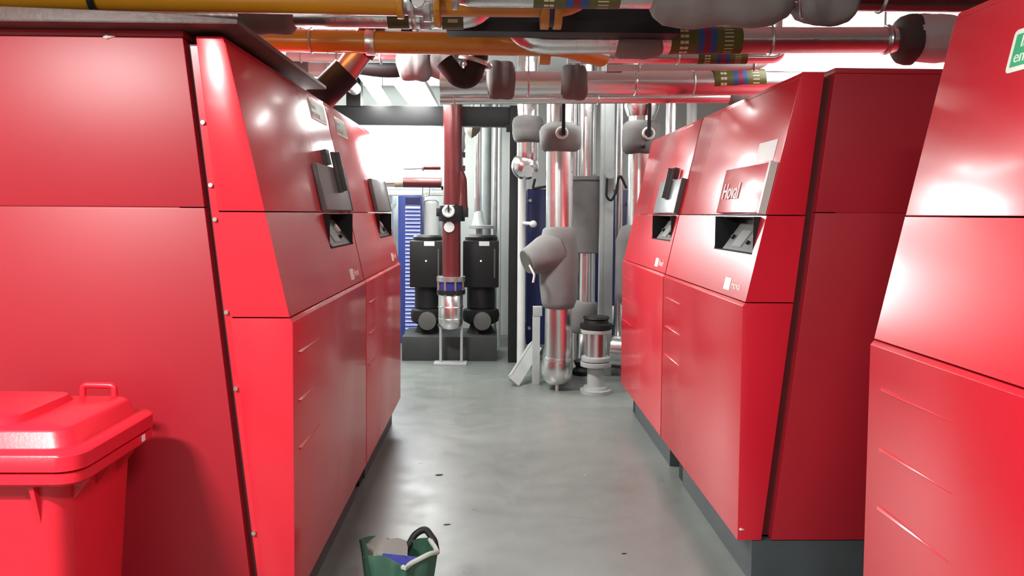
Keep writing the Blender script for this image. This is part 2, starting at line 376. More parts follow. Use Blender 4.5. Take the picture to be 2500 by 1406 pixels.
def boiler(label, loc, rz, flap='grey', handle=False, sign=None, paper=False, screws=False, scuffs=()):
    t = thing('boiler', label, 'boiler', loc, rz, 'red floor standing boilers')
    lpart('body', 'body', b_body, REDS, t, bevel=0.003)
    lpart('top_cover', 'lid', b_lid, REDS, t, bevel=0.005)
    lpart('frame_core', 'core', b_core, DARKRED, t)
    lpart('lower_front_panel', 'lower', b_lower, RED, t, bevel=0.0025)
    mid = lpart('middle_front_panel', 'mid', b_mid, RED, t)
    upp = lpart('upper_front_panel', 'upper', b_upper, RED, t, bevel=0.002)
    lpart('side_flange', 'flange', lambda: b_flange(0.006, 0.012), RED, t)
    lpart('plinth', 'plinth', b_plinth, PLINTH, t, 'dark grey base plinth')
    lpart('foot', 'foot', b_foot, BLACK, t)
    rc = lpart('control_recess', 'recess', b_recess, BLACK, t)
    kp = lpart('keypad', 'keypad', b_keypad, DKGREY, rc)
    lpart('screen', 'screen', b_screen, MIDGREY, rc)
    for i in range(3): lpart('button', 'button%d' % i, lambda i=i: b_button(i), (BLACK, BLACK, WHITE)[i], rc)
    f = lpart('control_flap', 'flap' + flap, b_flap, FLAPG if flap == 'grey' else RED, t, 'smoked grey flap over the controls' if flap == 'grey' else 'red flap with pale lettering and pale edge', bevel=0.004)
    if flap == 'grey': lpart('flap_edge', 'fe', b_flapedge, DKGREY, f)
    else:
        lpart('flap_edge', 'fe2', b_flapedge, PALE, f)
        lpart('lettering', 'hoval', lambda: text_mb('Hoval', MF(FX0 + 0.05, SEAM + 0.065, 0.031) , 0.105), LETTER, f)
    if handle:
        h = lpart('latch_handle', 'handle', b_handle, DKGREY, t, bevel=0.003); lpart('latch_plate', 'hbase', b_hbase, DKGREY, h)
    bd = lpart('badge', 'badge', b_badge, WHITE, mid)
    lpart('lettering', 'badgetext', lambda: text_mb('Hoval', MF(1.262, 1.168, 0.001), 0.052, 0.001), LETTER, mid)
    if screws:
        for i in range(6): lpart('screw', 'screw%d' % i, lambda i=i: b_screw(i), BRASS, t)
    if sign:
        x, z, w, h, lines, key = sign
        def plate():
            mb = MB(); n = 4; rad = 0.012; pts = []
            for cx, cy, a0 in ((w - rad, rad, -90), (w - rad, h - rad, 0), (rad, h - rad, 90), (rad, rad, 180)):
                for k in range(n + 1): pts.append((cx + rad * math.cos(R(a0 + 90 * k / n)), cy + rad * math.sin(R(a0 + 90 * k / n))))
            M = MF(x, z, 0.0005); mb.loft([[M @ V((a, b, 0)) for a, b in pts], [M @ V((a, b, 0.0015)) for a, b in pts]]); return mb
        sg = lpart('sign', 'sign' + key, plate, SIGNW, t, 'green sign with white border')
        bd_ = 0.013
        lpart('sign_field', 'sf' + key, lambda: MB().box((bd_, bd_, 0), (w - bd_, h - bd_, 0.0025), M=MF(x, z, 0.0005)), GREENP if key != 'N' else GREEN, sg)
        for i, (s, tx, ty, sz) in enumerate(lines):
            lpart('lettering', 'sl%s%d' % (key, i), lambda: text_mb(s, MF(x, z, 0.003) @ Matrix.Translation((tx, ty, 0)), sz, 0.001), SIGNW, sg)
    if paper:
        lpart('paper_label', 'paper', lambda: MB().box((0, 0, 0), (0.225, 0.088, 0.001), M=MF(1.18, 1.695, 0.0008)), WHITE, t, 'blank white paper label')
    for k, (a, b) in enumerate(scuffs): lpart('paint_chip', 'chip%s%d' % (label[:9] + label[-6:], k), lambda: MB().lumpy(a, b, [(0, .002), (.3, .008), (.6, .005), (1, .001)], 10, .003, 3, sq=(1, 1)), LETTER, t, 'pale paint chip')
    return t
XL, DL, XR, DR, XN, DN = -0.6647, 2.6197, 0.9853, 3.137, 1.0609, 2.2171
boiler('red boiler standing behind the red wheelie bin, under the brown board', (XL, DL, 0), R(90), 'grey', True, (1.11, 1.905, 0.335, 0.098, [('In case', 0.03, 0.054, 0.034), ('emergency', 0.03, 0.02, 0.034)], 'A'), screws=True, scuffs=[(V((-0.001, -(at(252, 86, DL).x - XL), TOP - .006)), V((-0.001, -(at(282, 88, DL).x - XL), TOP - .004)))])
boiler('red boiler beyond the brown board, nearest the bright window', (XL, DL + BWD + GAP, 0), R(90), 'grey', False, (0.17, 1.885, 0.30, 0.10, [('In case', 0.03, 0.054, 0.034), ('emergency', 0.03, 0.02, 0.034)], 'B'))
boiler('red boiler with blank white paper label above its pale lettered red flap', (XR, DR + BWD, 0), R(-90), 'red', False, None, True, scuffs=[(V((BWD, -0.006, 0.225)), V((BWD, 0.020, 0.222)))])
boiler('red boiler with grey flap and dark latch, beside the silver flanged spool', (XR, DR + 2 * BWD + GAP, 0), R(-90), 'grey', True)
boiler('closest red boiler, cropped by the picture edge, with brightest green sign', (XN, DN, 0), R(-90), 'grey', False, (0.30, 1.815, 0.36, 0.105, [('In case of', 0.035, 0.058, 0.042), ('emergency', 0.022, 0.022, 0.042)], 'N'))

# brown board lying on the left boiler
bz = TOP + 0.0185
bxf = at(798, 212, 3.85).x
mb = MB().loft([[(-2.9, y, bz), (bxf, y, bz), (bxf, y, bz + 0.016), (-1.05, y, bz + 0.034), (-1.5, y, bz + 0.046), (-2.9, y, bz + 0.05)] for y in (2.53, 3.84)])
solo('brown_board', mb, BROWN, 'dusty dark brown board lying flat on top of the left boiler', 'board', bevel=0.004)

# ------------------------------------------------------------------ overhead pipes
def hanger(parent, p, r):
    mb = MB(); mb.cyl(p + V((0, 0, r)), V((p.x, p.y, CZ + 0.002)), 0.006, 8); mb.torus(p, (1, 0, 0), r + 0.004, 0.006, 20, 6)
    part('hanger', mb, STEEL, parent)
def jacket(parent, a, b, r, seed=1, mt=None, amp=0.012, label=None, sq=(1, 1), ends=0.72):
    prof = [(0, ends * r * 0.8), (0.02, ends * r), (0.10, r * 0.93), (0.22, r), (0.36, r * 1.02), (0.5, r * 1.0), (0.64, r * 1.02), (0.78, r), (0.90, r * 0.93), (0.98, ends * r), (1, ends * r * 0.8)]
    # denser profile for cloth lumps
    pr = []
    for i in range(len(prof) - 1):
        for k in range(3):
            t = k / 3; pr.append((prof[i][0] * (1-t) + prof[i+1][0] * t, prof[i][1] * (1-t) + prof[i+1][1] * t))
    pr.append(prof[-1])
    mb = MB().lumpy(a, b, pr, 32, amp, seed, sq=sq)
    return part('valve_jacket', mb, mt or JACK, parent, label, smooth=70)
def ring(parent, p, ax, r, w, mt, name='flange', n=28, label=None):
    ax = V(ax).normalized()
    return part(name, MB().cyl(p - ax * w / 2, p + ax * w / 2, r, n), mt, parent, label, bevel=0.003)
def band(parent, a, b, r, flip=False):
    """identification tape, one printed sheet: olive - blue - crimson - blue - olive with pale marks"""
    a, b = V(a), V(b); d = (b - a).normalized(); L = (b - a).length
    nz = V((0, 0, 1)); nz = (nz - d * nz.dot(d)).normalized(); nb = d.cross(nz); rr = r + 0.003
    ts = [0, .12, .17, .185, .235, .37, .46, .545, .635, .74, .84, .865, 1]; n = 84
    mb = MB()
    for t in ts:
        for k in range(n):
            an = 2 * math.pi * k / n; mb.v.append(a + d * L * t + (nz * math.cos(an) + nb * math.sin(an)) * rr)
    for i in range(len(ts) - 1):
        for k in range(n):
            q = k % 6; col = 0
            if i in (5, 7): col = 1
            elif i == 6: col = 2
            elif i in (1, 3): col = 3 if q in (0, 1, 2) else 0
            elif i == 2: col = 3 if q == 1 else 0
            elif i == 9: col = 3 if k % 4 == 0 else 0
            elif i == 10: col = 3 if k % 4 in (0, 1, 3) and k % 2 == 0 else 0
            mb.f.append([i*n+k, i*n+(k+1) % n, (i+1)*n+(k+1) % n, (i+1)*n+k]); mb.mi.append(col)
    return part('identification_band', mb, [OLIVE, BBLUE, BRED, MARK], parent, 'olive band with blue and crimson stripes and pale print')

def run(name, label, pts, r, mt, cat='pipe', fil=0.12, group=None, n=24):
    return solo(name, MB().tube(fillet(pts, fil), r, n), mt, label, cat, group, smooth=50)
UPZ = V((0, 0, 1))
def top(p): return V((p.x, p.y, CZ + 0.01))

# yellow gas pipe nearest the camera
YA = 3.4; rA = 0.056
gl0, gl1 = at(-120, -14, YA), at(985, 5, YA)
gA = run('gas_pipe', 'yellow gas pipe crossing above the left boiler, nearest of the yellow pipes', [gl0, gl1], rA, YELL)
hanger(gA, gl0.lerp(gl1, 0.32), rA)
part('pipe_clamp', MB().torus(at(236, -10, YA), (1, 0, 0), rA + 0.016, 0.013, 24, 8), BLACK, gA)
ux = (gl1 - gl0).normalized()
ring(gA, gl1 - ux * 0.012, ux, rA + 0.012, 0.025, YELL)
g2a, g2b = at(1061, 11, YA), at(1440, 14, YA)
gA2 = run('gas_pipe', 'short yellow flanged gas pipe ending in front of the black beam', [g2a, g2b, top(g2b)], rA * 0.86, YELL, fil=0.16)
ring(gA2, g2a + ux * 0.013, ux, 0.094, 0.026, YELL)
ring(gA2, at(1330, 13, YA), ux, 0.098, 0.034, YELL); ring(gA2, at(1361, 13, YA), ux, 0.098, 0.034, YELL)
ring(gA2, at(1345, 13, YA), ux, 0.088, 0.022, NAVY, 'gasket')
uni = solo('pipe_union', MB().cyl(gl1, g2a, 0.052).cyl(gl1 + ux*0.02, gl1 + ux*0.045, 0.066, 6).cyl(g2a - ux*0.045, g2a - ux*0.015, 0.07, 24), STEEL, 'grey metal union joining the two yellow gas pipes', 'pipe fitting', bevel=0.002)
part('vent_plug', MB().cyl(gl1.lerp(g2a, .4) + V((0, -0.045, 0.0)), gl1.lerp(g2a, .4) + V((0, -0.075, 0.0)), 0.02, 16), BLACK, uni)
# second yellow gas pipe, behind
YB = 4.5; rB = 0.060
gb0, gb1 = at(560, 97, YB), at(1375, 111, YB)
gB = run('gas_pipe', 'yellow gas pipe running low behind the foil pipes and above the black beam frame', [V((-3.6, YB, gb0.z)), gb0, gb1, gb1 + V((0.25, 0.3, 0.0))], rB, YELL, fil=0.2)
ring(gB, at(1330, 110, YB), (1, 0, 0), 0.107, 0.06, YELL); hanger(gB, at(760, 100, YB), rB)
ring(gB, at(905, 103, YB), (1, 0, 0), rB + 0.01, 0.05, BRASS, 'clamp')

# reddish foil pipe above the left boiler, behind the first gas pipe
YP = 3.72; rP = 0.052
p0, p1 = at(-150, 25, YP), at(1195, 43, YP)
fp = run('insulated_pipe', 'foil clad pipe just below the nearest yellow pipe, with grey jacket on it', [p0, p1, top(p1)], rP, FOIL, fil=0.15)
jacket(fp, at(588, 34, YP), at(722, 37, YP), 0.090, 3, amp=0.014, mt=JACKN)
part('identification_band', MB().tube([at(948, 40, YP), at(1000, 40, YP)], rP + 0.003, 24, cap=False), OLIVE, fp)
b2 = part('identification_band', MB().tube([at(1080, 42, YP), at(1132, 42, YP)], rP + 0.003, 24, cap=False), OLIVE, fp)
for zz in (-0.035, -0.005):
    c = at(1107, 42, YP); part('band_print', MB().box(c + V((-0.022, -rP - 0.0045, zz)), c + V((0.022, -rP + 0.004, zz + 0.014))), MARK, b2)
ring(fp, at(1012, 40, YP), (1, 0, 0), rP + 0.012, 0.02, BRASS); ring(fp, at(1040, 40, YP), (1, 0, 0), rP + 0.008, 0.05, STEEL)
hanger(fp, at(330, 29, YP), rP)

# pipe D: nearest foil pipe at the top edge, right
YD = 3.18; rD = 0.062
d0, d1, d2 = at(1085, -24, YD), at(1560, -19, YD), at(2420, -8, YD)
pd = run('insulated_pipe', 'topmost foil pipe at the top edge carrying the largest grey jacket', [top(d0), d0, d1, d2], rD, FOIL, fil=0.13)
ring(pd, at(1112, -24, YD), (1, 0, 0), rD + 0.012, 0.02, STEEL)
part('gauge', MB().cyl(at(1021, 5, YD), at(1021, 5, YD) + V((0, -0.02, 0)), 0.024, 20).cyl(at(1021, 5, YD), at(1085, -8, YD), 0.008, 8), LIGHTP, pd)
band(pd, at(1302, -22, YD), at(1512, -20, YD), rD)
jacket(pd, at(1592, -19, YD), at(1925, -14, YD), 0.128, 5, amp=0.014, mt=JACKN)
jacket(pd, at(1938, -14, YD), at(2085, -12, YD), 0.112, 8, amp=0.018, mt=JACKN)
part('wire_loop', MB().torus(at(1957, -6, YD - 0.11), (0.9, -0.4, 0), 0.075, 0.005, 28, 6), STEEL, pd)
hanger(pd, at(2150, -12, YD), rD)

# black beam
solo('steel_beam', MB().box(at(1090, 68, 3.98) , at(1645, 24, 4.06)).box(at(1090, 75, 3.95), at(1645, 68, 4.09)).box(at(1120, 24, 4.0), V((at(1130, 20, 4).x, 4.03, CZ + 0.01))).box(at(1620, 24, 4.0), V((at(1630, 20, 4).x, 4.03, CZ + 0.01))), BLKST, 'black steel beam hung behind the blue gasket flanges', 'beam')

# pipe C
YC = 4.18; rC = 0.066
c0, c1 = at(1290, 101, YC), at(2320, 97, YC)
pc = run('insulated_pipe', 'large foil pipe with red striped band above the right boilers', [top(at(1245, 60, YC)), at(1250, 101, YC), at(1600, 99, YC), c1, c1 + V((0.9, 0, 0))], rC, FOIL, fil=0.20)
jacket(pc, at(1500, 104, YC), at(1618, 103, YC), 0.083, 11, amp=0.018, mt=JACKN)
band(pc, at(1634, 99, YC), at(1806, 98, YC), rC)
jacket(pc, at(2195, 95, YC), at(2345, 93, YC), 0.118, 13, amp=0.016, mt=JACKLIT)
part('cladding_joint', MB().torus(at(2165, 97, YC), (1, 0, 0), rC, 0.012, 28, 8), FOIL, pc)
hanger(pc, at(1880, 98, YC), rC); hanger(pc, at(2160, 97, YC), rC)
part('jacket_cuff', MB().lumpy(at(2186, 95, YC), at(2236, 95, YC), [(0, .075), (.1, .10), (.3, .118), (.6, .126), (.9, .124), (1, .10)], 30, .016, 87), mat('dark_cuff_cloth', (0.07, 0.06, 0.055), 0.8), pc, 'dark wrinkled cuff of the jacket', smooth=70)

# pipe E
YE = 4.9
e0, e1 = at(1385, 142, YE), at(1905, 141, YE)
pe = run('insulated_pipe', 'thin foil pipe with dark band tucked below the large foil pipe', [e0, e1, top(e1)], 0.034, FOIL, fil=0.06)
band(pe, at(1703, 141, YE), at(1822, 141, YE), 0.034)
hanger(pe, at(1655, 141, YE), 0.034); hanger(pe, at(1420, 142, YE), 0.034)
pw = run('white_pipe', 'slim white pipe between the thin foil pipe and the banded foil pipe', [at(1480, 166, 5.1), at(1880, 162, 5.1), top(at(1880, 160, 5.1))], 0.022, LIGHTP)
hanger(pw, at(1560, 165, 5.1), 0.022); hanger(pw, at(1840, 162, 5.1), 0.022)

# pipe F
YF = 5.4; rF = 0.080
f0, f1 = at(1075, 203, YF), at(2150, 203, YF)
pf = run('insulated_pipe', 'foil pipe above the upright pipes, carrying two upright grey jackets', [f0, f1], rF, FOILS, fil=0.12)
jacket(pf, at(1188, 197, YF), at(1258, 197, YF), 0.128, 17, amp=0.012)
jacket(pf, at(1367, 201, YF), at(1433, 201, YF), 0.115, 19, amp=0.012)
part('cladding_joint', MB().torus(at(1550, 203, YF), (1, 0, 0), rF, 0.008, 28, 8), FOIL, pf)
band(pf, at(1737, 200, YF), at(1862, 199, YF), rF)
hanger(pf, at(1290, 203, YF), rF); hanger(pf, at(1690, 203, YF), rF)
part('pipe_bracket', MB().box(at(1500, 170, YF) + V((-0.05, -0.02, 0)), at(1500, 155, YF) + V((0.05, 0.03, 0.02))), BLKST, pf)

# pipe G
YG = 5.85; rG = 0.036
pg = run('insulated_pipe', 'narrow foil pipe lying just under the banded foil pipe', [at(1075, 243, YG), at(1790, 239, YG), at(2000, 238, YG)], rG, FOILS)
jacket(pg, at(1778, 238, YG), at(1850, 238, YG), 0.06, 21)
hanger(pg, at(1460, 242, YG), rG); hanger(pg, at(1110, 243, YG), rG)

# left cluster under the second gas pipe
YH = 5.6
ph = run('insulated_pipe', 'foil pipe with a pair of sagging grey jackets under the second yellow pipe', [at(880, 128, YH), at(1125, 132, YH), top(at(1128, 132, YH))], 0.065, FOILS, fil=0.1)
jacket(ph, at(972, 148, YH), at(1056, 150, YH), 0.135, 23, amp=0.02)
jacket(ph, at(1046, 148, YH), at(1122, 150, YH), 0.122, 27, amp=0.02)
hanger(ph, at(930, 130, YH), 0.065)
bh = run('rubber_bend', 'black rubber bend hanging beside the sagging grey jackets', [at(1085, 150, 5.05), at(1118, 192, 5.05), at(1150, 192, 5.05), at(1168, 140, 5.05), top(at(1170, 130, 5.05))], 0.062, BLACK, 'bend', fil=0.12)
part('clamp_ring', MB().torus(at(1160, 152, 5.03), (0.25, 0, 1), 0.095, 0.014, 28, 8), STEEL, bh)
part('clamp_bolt', MB().sphere(at(1135, 156, 4.94), 0.014), BRASS, bh); part('clamp_bolt', MB().sphere(at(1186, 153, 4.94), 0.014), BRASS, bh)
run('black_hose', 'black tapering hose running under the white pipe', [at(866, 160, 6.0), at(930, 168, 6.0), at(985, 170, 6.0), top(at(1010, 130, 6.0))], 0.062, BLACK, 'hose', fil=0.1)
wp = run('white_pipe', 'white pipe crossing behind the black flue elbow', [at(700, 138, 6.4), at(990, 148, 6.4)], 0.035, LIGHTP)
hanger(wp, at(735, 139, 6.4), 0.035); hanger(wp, at(822, 142, 6.4), 0.035); 
wp2 = run('white_trunking', 'wide white duct behind the far end of the brown board', [at(690, 168, 6.8), at(815, 171, 6.8), at(815, 171, 6.8) + V((0, 1.0, 0))], 0.06, LIGHTP, 'duct', fil=0.08)
hanger(wp2, at(800, 170, 6.8), 0.06); hanger(wp2, at(735, 169, 6.8), 0.06)
jacket(wp2, at(695, 168, 6.8), at(755, 169, 6.8), 0.11, 31)
# flue elbow leaning from the boiler top
fa, fb, fc = at(772, 252, 4.75), at(847, 172, 4.75), at(878, 128, 4.75)
fa.z = TOP + 0.085
flue = run('flue_pipe', 'slanting black rubber flue rising from the left boilers', [fa, fb], 0.088, BLACK, 'flue')
dd = (fc - fb).normalized()
ps = part('flue_sleeve', MB().tube([fb - dd * 0.02, fc], 0.072, 24), PINK, flue, 'metal sleeve coloured pink for its red reflection')
part('flue_elbow', MB().tube(fillet([fc, fc + dd * 0.12, top(fc + dd * 0.14)], 0.1), 0.085, 24), PRED, flue)

# ------------------------------------------------------------------ black goal-post frame at the far end
YK = 7.95
fr = thing('steel_frame', 'black steel goalpost frame standing in front of the bright window', 'frame', fl(1258, 872))
part('beam', MB().box(at(700, 303, YK), at(1262, 266, YK + 0.15)), BLKST, fr, bevel=0.004)
kx0, kx1 = at(1243, 500, YK).x, at(1272, 500, YK).x
part('post', MB().box((kx0, YK - 0.02, 0), (kx1, YK + 0.16, at(1250, 258, YK).z)), BLKST, fr, bevel=0.004)
part('post', MB().box((at(700, 300, YK).x, YK, 0), (at(714, 300, YK).x, YK + 0.15, at(700, 303, YK).z)), BLKST, fr)
part('hanger_post', MB().box((at(845, 200, YK).x, YK, at(845, 268, YK).z), (at(880, 200, YK).x, YK + 0.14, CZ)), BLKST, fr)
part('lug', MB().box(at(1236, 322, YK - 0.03), at(1262, 306, YK)), BLKST, fr)

# ------------------------------------------------------------------ red drop pipe with valve, coupling and stand
YR = 8.05
rp_base = fl(1102, 889); YR = rp_base.y
mR = mpp(YR)
px = lambda x, y: at(x, y, YR)
rtop = px(1105, 290); rr_ = 23 * mR
red = thing('riser_pipe', 'dark red vertical pipe hanging from the black frame', 'pipe', (rp_base.x, rp_base.y, 0))
part('pipe', MB().tube([V((rtop.x, YR, CZ)), px(1105, 500)], rr_), PRED, red)
part('lower_pipe', MB().tube([px(1102, 536), px(1102, 684)], rr_ * 0.98), PRED, red)
part('branch_bend', MB().tube(fillet([px(1112, 400), px(1121, 440) + V((0.02, 0, 0)), px(1127, 470), px(1125, 510)], 0.1), [rr_ * .55] * 1 + [rr_ * .6] * 18 + [rr_ * .75], 18), PRED, red)
vb = part('butterfly_valve', MB().cyl(px(1103, 502), px(1103, 540), 32 * mR, 28).box(px(1066, 528) + V((0, -0.05, 0)), px(1086, 508) + V((0, 0.05, 0))).box(px(1118, 530) + V((0, -0.06, 0)), px(1143, 506) + V((0, 0.06, 0))), BLKST, red, 'black valve', bevel=0.004)
dg = px(1097, 516)
part('dial', MB().torus(dg + V((0, -0.145, 0)), (0, 1, 0), 0.045, 0.016, 24, 8).cyl(dg + V((0, -0.145, 0)), dg + V((0, -0.1, 0)), 0.04), LIGHTP, vb)
part('dial_pointer', MB().box(dg + V((-0.008, -0.165, -0.005)), dg + V((0.008, -0.145, 0.06))), BLACK, vb)
tg = px(1098, 554)
part('round_tag', MB().cyl(tg + V((0, -rr_ - 0.012, 0)), tg + V((0, -rr_ + 0.002, 0)), 12.5 * mR, 24).box(tg + V((-0.022, -rr_ - 0.011, 0.02)), tg + V((0.022, -rr_, 0.08))), LIGHTP, red)
cp = part('coupling', MB().cyl(px(1101, 684), px(1101, 718), 30 * mR, 28), BLUEJ, red, 'blue rubber bellows')
part('coupling_flange', MB().cyl(px(1101, 675), px(1101, 686), 35 * mR, 28), STEEL, cp); part('coupling_flange', MB().cyl(px(1101, 707), px(1101, 717), 35 * mR, 28), BLKST, cp)
for k in range(8):
    a = 2 * math.pi * (k + 0.5) / 8; o = V((math.cos(a), math.sin(a), 0)) * 32 * mR
    part('tie_rod', MB().cyl(px(1101, 719) + o, px(1101, 674) + o, 0.012, 8), BRASS, cp)
tk = [(0, 0.30), (.03, .6), (.08, .82), (.14, .94), (.22, 1), (.99, 1), (1, .97)]
a_, b_ = px(1100, 806), px(1100, 714)
part('insulated_tee', MB().lumpy(a_, b_, [(t, r * 30 * mR) for t, r in tk], 30), FOILS, red, smooth=60)
part('cladding_joint', MB().torus(px(1100, 748), (0, 0, 1), 30 * mR, 0.008, 30, 8).torus(px(1100, 777), (0, 0, 1), 30 * mR, 0.006, 30, 8), FOIL, red)
for xx in (1076, 1127): part('stand_leg', MB().tube([px(xx, 790), V((px(xx, 800).x, YR, 0.02))], 0.014, 10), GREYP, red)
part('stand_foot', MB().box(V((px(1060, 800).x, YR - 0.08, 0)), V((px(1140, 800).x, YR + 0.08, 0.022))), GREYP, red, bevel=0.003)

# ------------------------------------------------------------------ twin pumps on a plinth
pl0 = fl(990, 886); pl1 = fl(1213, 886); YQ = pl0.y + 0.12
zpl = at(1100, 822, YQ).z
solo('concrete_plinth', MB().box((pl0.x - 0.05, YQ, 0), (at(1213, 880, YQ).x, YQ + 0.62, zpl)), CONC, 'dark grey concrete plinth under the black pumps', 'plinth', bevel=0.01)
def pump(x0, x1, label):
    Y = YQ + 0.15; cx = (x0 + x1) / 2; w = at(x1, 600, Y).x - at(x0, 600, Y).x; c = at(cx, 640, Y).x
    t = thing('pump', label, 'pump', (c, Y + 0.3, zpl), 0, 'black pumps on the plinth')
    zt, zb = at(cx, 588, Y).z, at(cx, 702, Y).z
    cb = part('control_box', MB().box((c - w/2, Y, zb), (c + w/2, Y + 0.4, zt)), BLKST, t, bevel=0.012)
    part('label', MB().box((c - 0.02, Y - 0.002, zt - 0.05), (c + 0.085, Y + 0.003, zt - 0.005)), WHITE, cb)
    part('indicator', MB().cyl((c + 0.0, Y - 0.004, at(cx, 637, Y).z), (c + 0.0, Y + 0.003, at(cx, 637, Y).z), 0.008, 10), LED, cb)
    part('cooling_fin', MB().box((c + w*0.36, Y - 0.008, zb + 0.1), (c + w*0.40, Y + 0.003, zt - 0.08)), DKGREY, cb)
    part('top_cover', MB().lumpy((c, Y + 0.2, zt + 0.004), (c, Y + 0.2, zt + 0.055), [(0, w*.46), (.6, w*.46), (1, w*.40)], 28), BLKST, t)
    part('motor', MB().cyl((c, Y + 0.2, zb + 0.001), (c, Y + 0.2, zb - 0.22), w * 0.40, 28), BLKST, t)
    part('volute', MB().lumpy((c, Y + 0.2, zb - 0.22), (c, Y + 0.2, zpl), [(0, w*.34), (.1, w*.5), (.3, w*.53), (.55, w*.5), (.7, w*.3), (.9, w*.36), (1, w*.4)], 28), BLACK, t)
    part('suction_flange', MB().cyl((c + w*.05, Y + 0.02, zpl + 0.14), (c + w*.05, Y - 0.05, zpl + 0.14), 0.09, 24), DKGREY, t, bevel=0.004)
pump(1000, 1080, 'black pump beside the lilac louvred cabinet'); pump(1130, 1218, 'black pump beside the slim conduits and black frame post')

# ------------------------------------------------------------------ far left: cabinet, tanks, small red pipes
YS = 9.1
cab = thing('louvred_cabinet', 'tall blue cabinet with lilac slats behind the pumps', 'cabinet', (at(1005, 600, YS).x, YS + 0.2, 0))
cx0, cx1 = at(972, 600, YS).x, at(1028, 600, YS).x; czt = at(1000, 478, YS).z
part('carcass', MB().box((cx0, YS, 0), (cx1, YS + 0.45, czt)), CABB, cab, bevel=0.004)
sx0, sx1 = at(990, 600, YS).x, at(1026, 600, YS).x
sl = MB(); n_sl = 34; zlo, zhi = 0.12, at(1000, 500, YS).z
for k in range(n_sl):
    z = zlo + (zhi - zlo) * k / n_sl
    sl.add([(sx0, YS - 0.03, z), (sx1, YS - 0.03, z), (sx1, YS + 0.002, z + 0.034), (sx0, YS + 0.002, z + 0.034), (sx0, YS + 0.002, z), (sx1, YS + 0.002, z)], [(0, 1, 2, 3), (0, 4, 5, 1), (0, 3, 4), (1, 5, 2)])
part('slats', sl, LILAC, cab)
part('header', MB().box((sx0, YS - 0.012, zhi + 0.01), (sx1, YS + 0.002, czt - 0.02)), NAVY, cab)
def tank(x0, x1, ytop, Y, label):
    c = at((x0 + x1) / 2, 600, Y); r = (x1 - x0) / 2 * mpp(Y); zt = at(x0, ytop, Y).z
    t = thing('tank', label, 'tank', (c.x, Y, 0))
    part('shell', MB().lumpy((c.x, Y, 0.08), (c.x, Y, zt), [(0, r * .8), (.02, r), (.97, r), (.99, r * .93), (1, r * .6)], 32), LIGHTP, t, smooth=60)
    part('base_ring', MB().cyl((c.x, Y, 0), (c.x, Y, 0.085), r * 0.86, 28), BLKST, t)
    return t
tank(1034, 1072, 488, 9.25, 'pale grey cylinder tank directly behind the dark red riser pipe')
tank(924, 960, 502, 9.25, 'pale grey cylinder tank beside the far left boiler and cabinet')
sh = solo('white_shelf', MB().box(at(925, 476, 9.15), at(1086, 470, 9.45)), LIGHTP, 'white shelf board over the tanks below the bright window', 'shelf', bevel=0.003)
part('bracket', MB().box(V((at(950, 470, 9.2).x, 9.2, at(930, 476, 9.15).z - 0.1)), V((at(953, 470, 9.2).x, BW, at(930, 476, 9.15).z))), STEEL, sh)
YT = 8.9
h1 = run('red_pipe', 'thicker dark red horizontal pipe with tan end, in front of the window', [at(985, 445, YT), at(1078, 446, YT)], 12.5 * mpp(YT), PRED)
part('tan_cap', MB().cyl(at(964, 446, YT), at(986, 445, YT), 11.5 * mpp(YT)), mat('tan_fitting', (0.42, 0.36, 0.28), 0.4), h1)
part('silver_end', MB().tube([at(900, 448, YT), at(965, 446, YT)], 10 * mpp(YT)), FOILS, h1)
part('u_bolt', MB().tube(fillet([at(1031, 452, YT), at(1032, 478, YT), at(1047, 478, YT), at(1049, 456, YT)], 0.03), 0.007, 8), STEEL, h1)
part('support_rod', MB().cyl(at(1040, 444, YT), V((at(1040, 444, YT).x, BW + 0.02, at(1040, 444, YT).z)), 0.012, 8), STEEL, h1)
h2 = run('red_pipe', 'thinner dark red horizontal pipe crossing the bright window', [at(1033, 409, YT), at(1076, 409, YT)], 6 * mpp(YT), PRED)
ring(h2, at(1033, 409, YT), (1, 0, 0), 9 * mpp(YT), 0.02, STEEL)
part('pale_pipe', MB().tube([at(985, 410, YT), at(1030, 409, YT)], 5 * mpp(YT)), LIGHTP, h2)
part('support_rod', MB().cyl(at(1055, 409, YT), V((at(1055, 409, YT).x, BW + 0.02, at(1055, 409, YT).z)), 0.01, 8), STEEL, h2)

# pipes between the red riser and the black post
YV = 8.9
def vpipe(name, label, x, y0, y1, rpx, mt, Y, floor=False, ceil=False, cat='pipe', **kw):
    a, b = at(x, y0, Y), at(x, y1, Y); b.x = a.x; b.y = a.y
    if ceil: a.z = CZ + 0.005
    if floor: b.z = 0
    return solo(name, MB().tube([a, b], rpx * mpp(Y), 24), mt, label, cat, smooth=50)
v1 = vpipe('vertical_pipe', 'silver vertical pipe standing on a green grey flange behind the right pump', 1168, 310, 552, 9, FOILS, YV, ceil=True)
fc_ = at(1176, 554, YV)
part('oval_flange', MB().lumpy(fc_ + V((0, 0, -0.02)), fc_ + V((0, 0, 0.02)), [(0, .12), (.1, .14), (.9, .14), (1, .12)], 32), GREYP, v1)
part('cone_reducer', MB().lumpy(at(1168, 550, YV), at(1168, 515, YV), [(0, .075), (.5, .055), (1, .042)], 24), LIGHTP, v1)
part('lower_pipe', MB().tube([at(1170, 556, YV), V((at(1170, 556, YV).x, YV, 0))], 0.036, 16), LIGHTP, v1)
vpipe('vertical_pipe', 'wider dull silver vertical pipe beside the slim conduits', 1188, 310, 640, 12, GREYP, YV + 0.3, floor=True, ceil=True)
vpipe('conduit', 'slim pale conduit closest to the black post', 1221, 310, 640, 4, LIGHTP, YV, floor=True, ceil=True, cat='conduit')
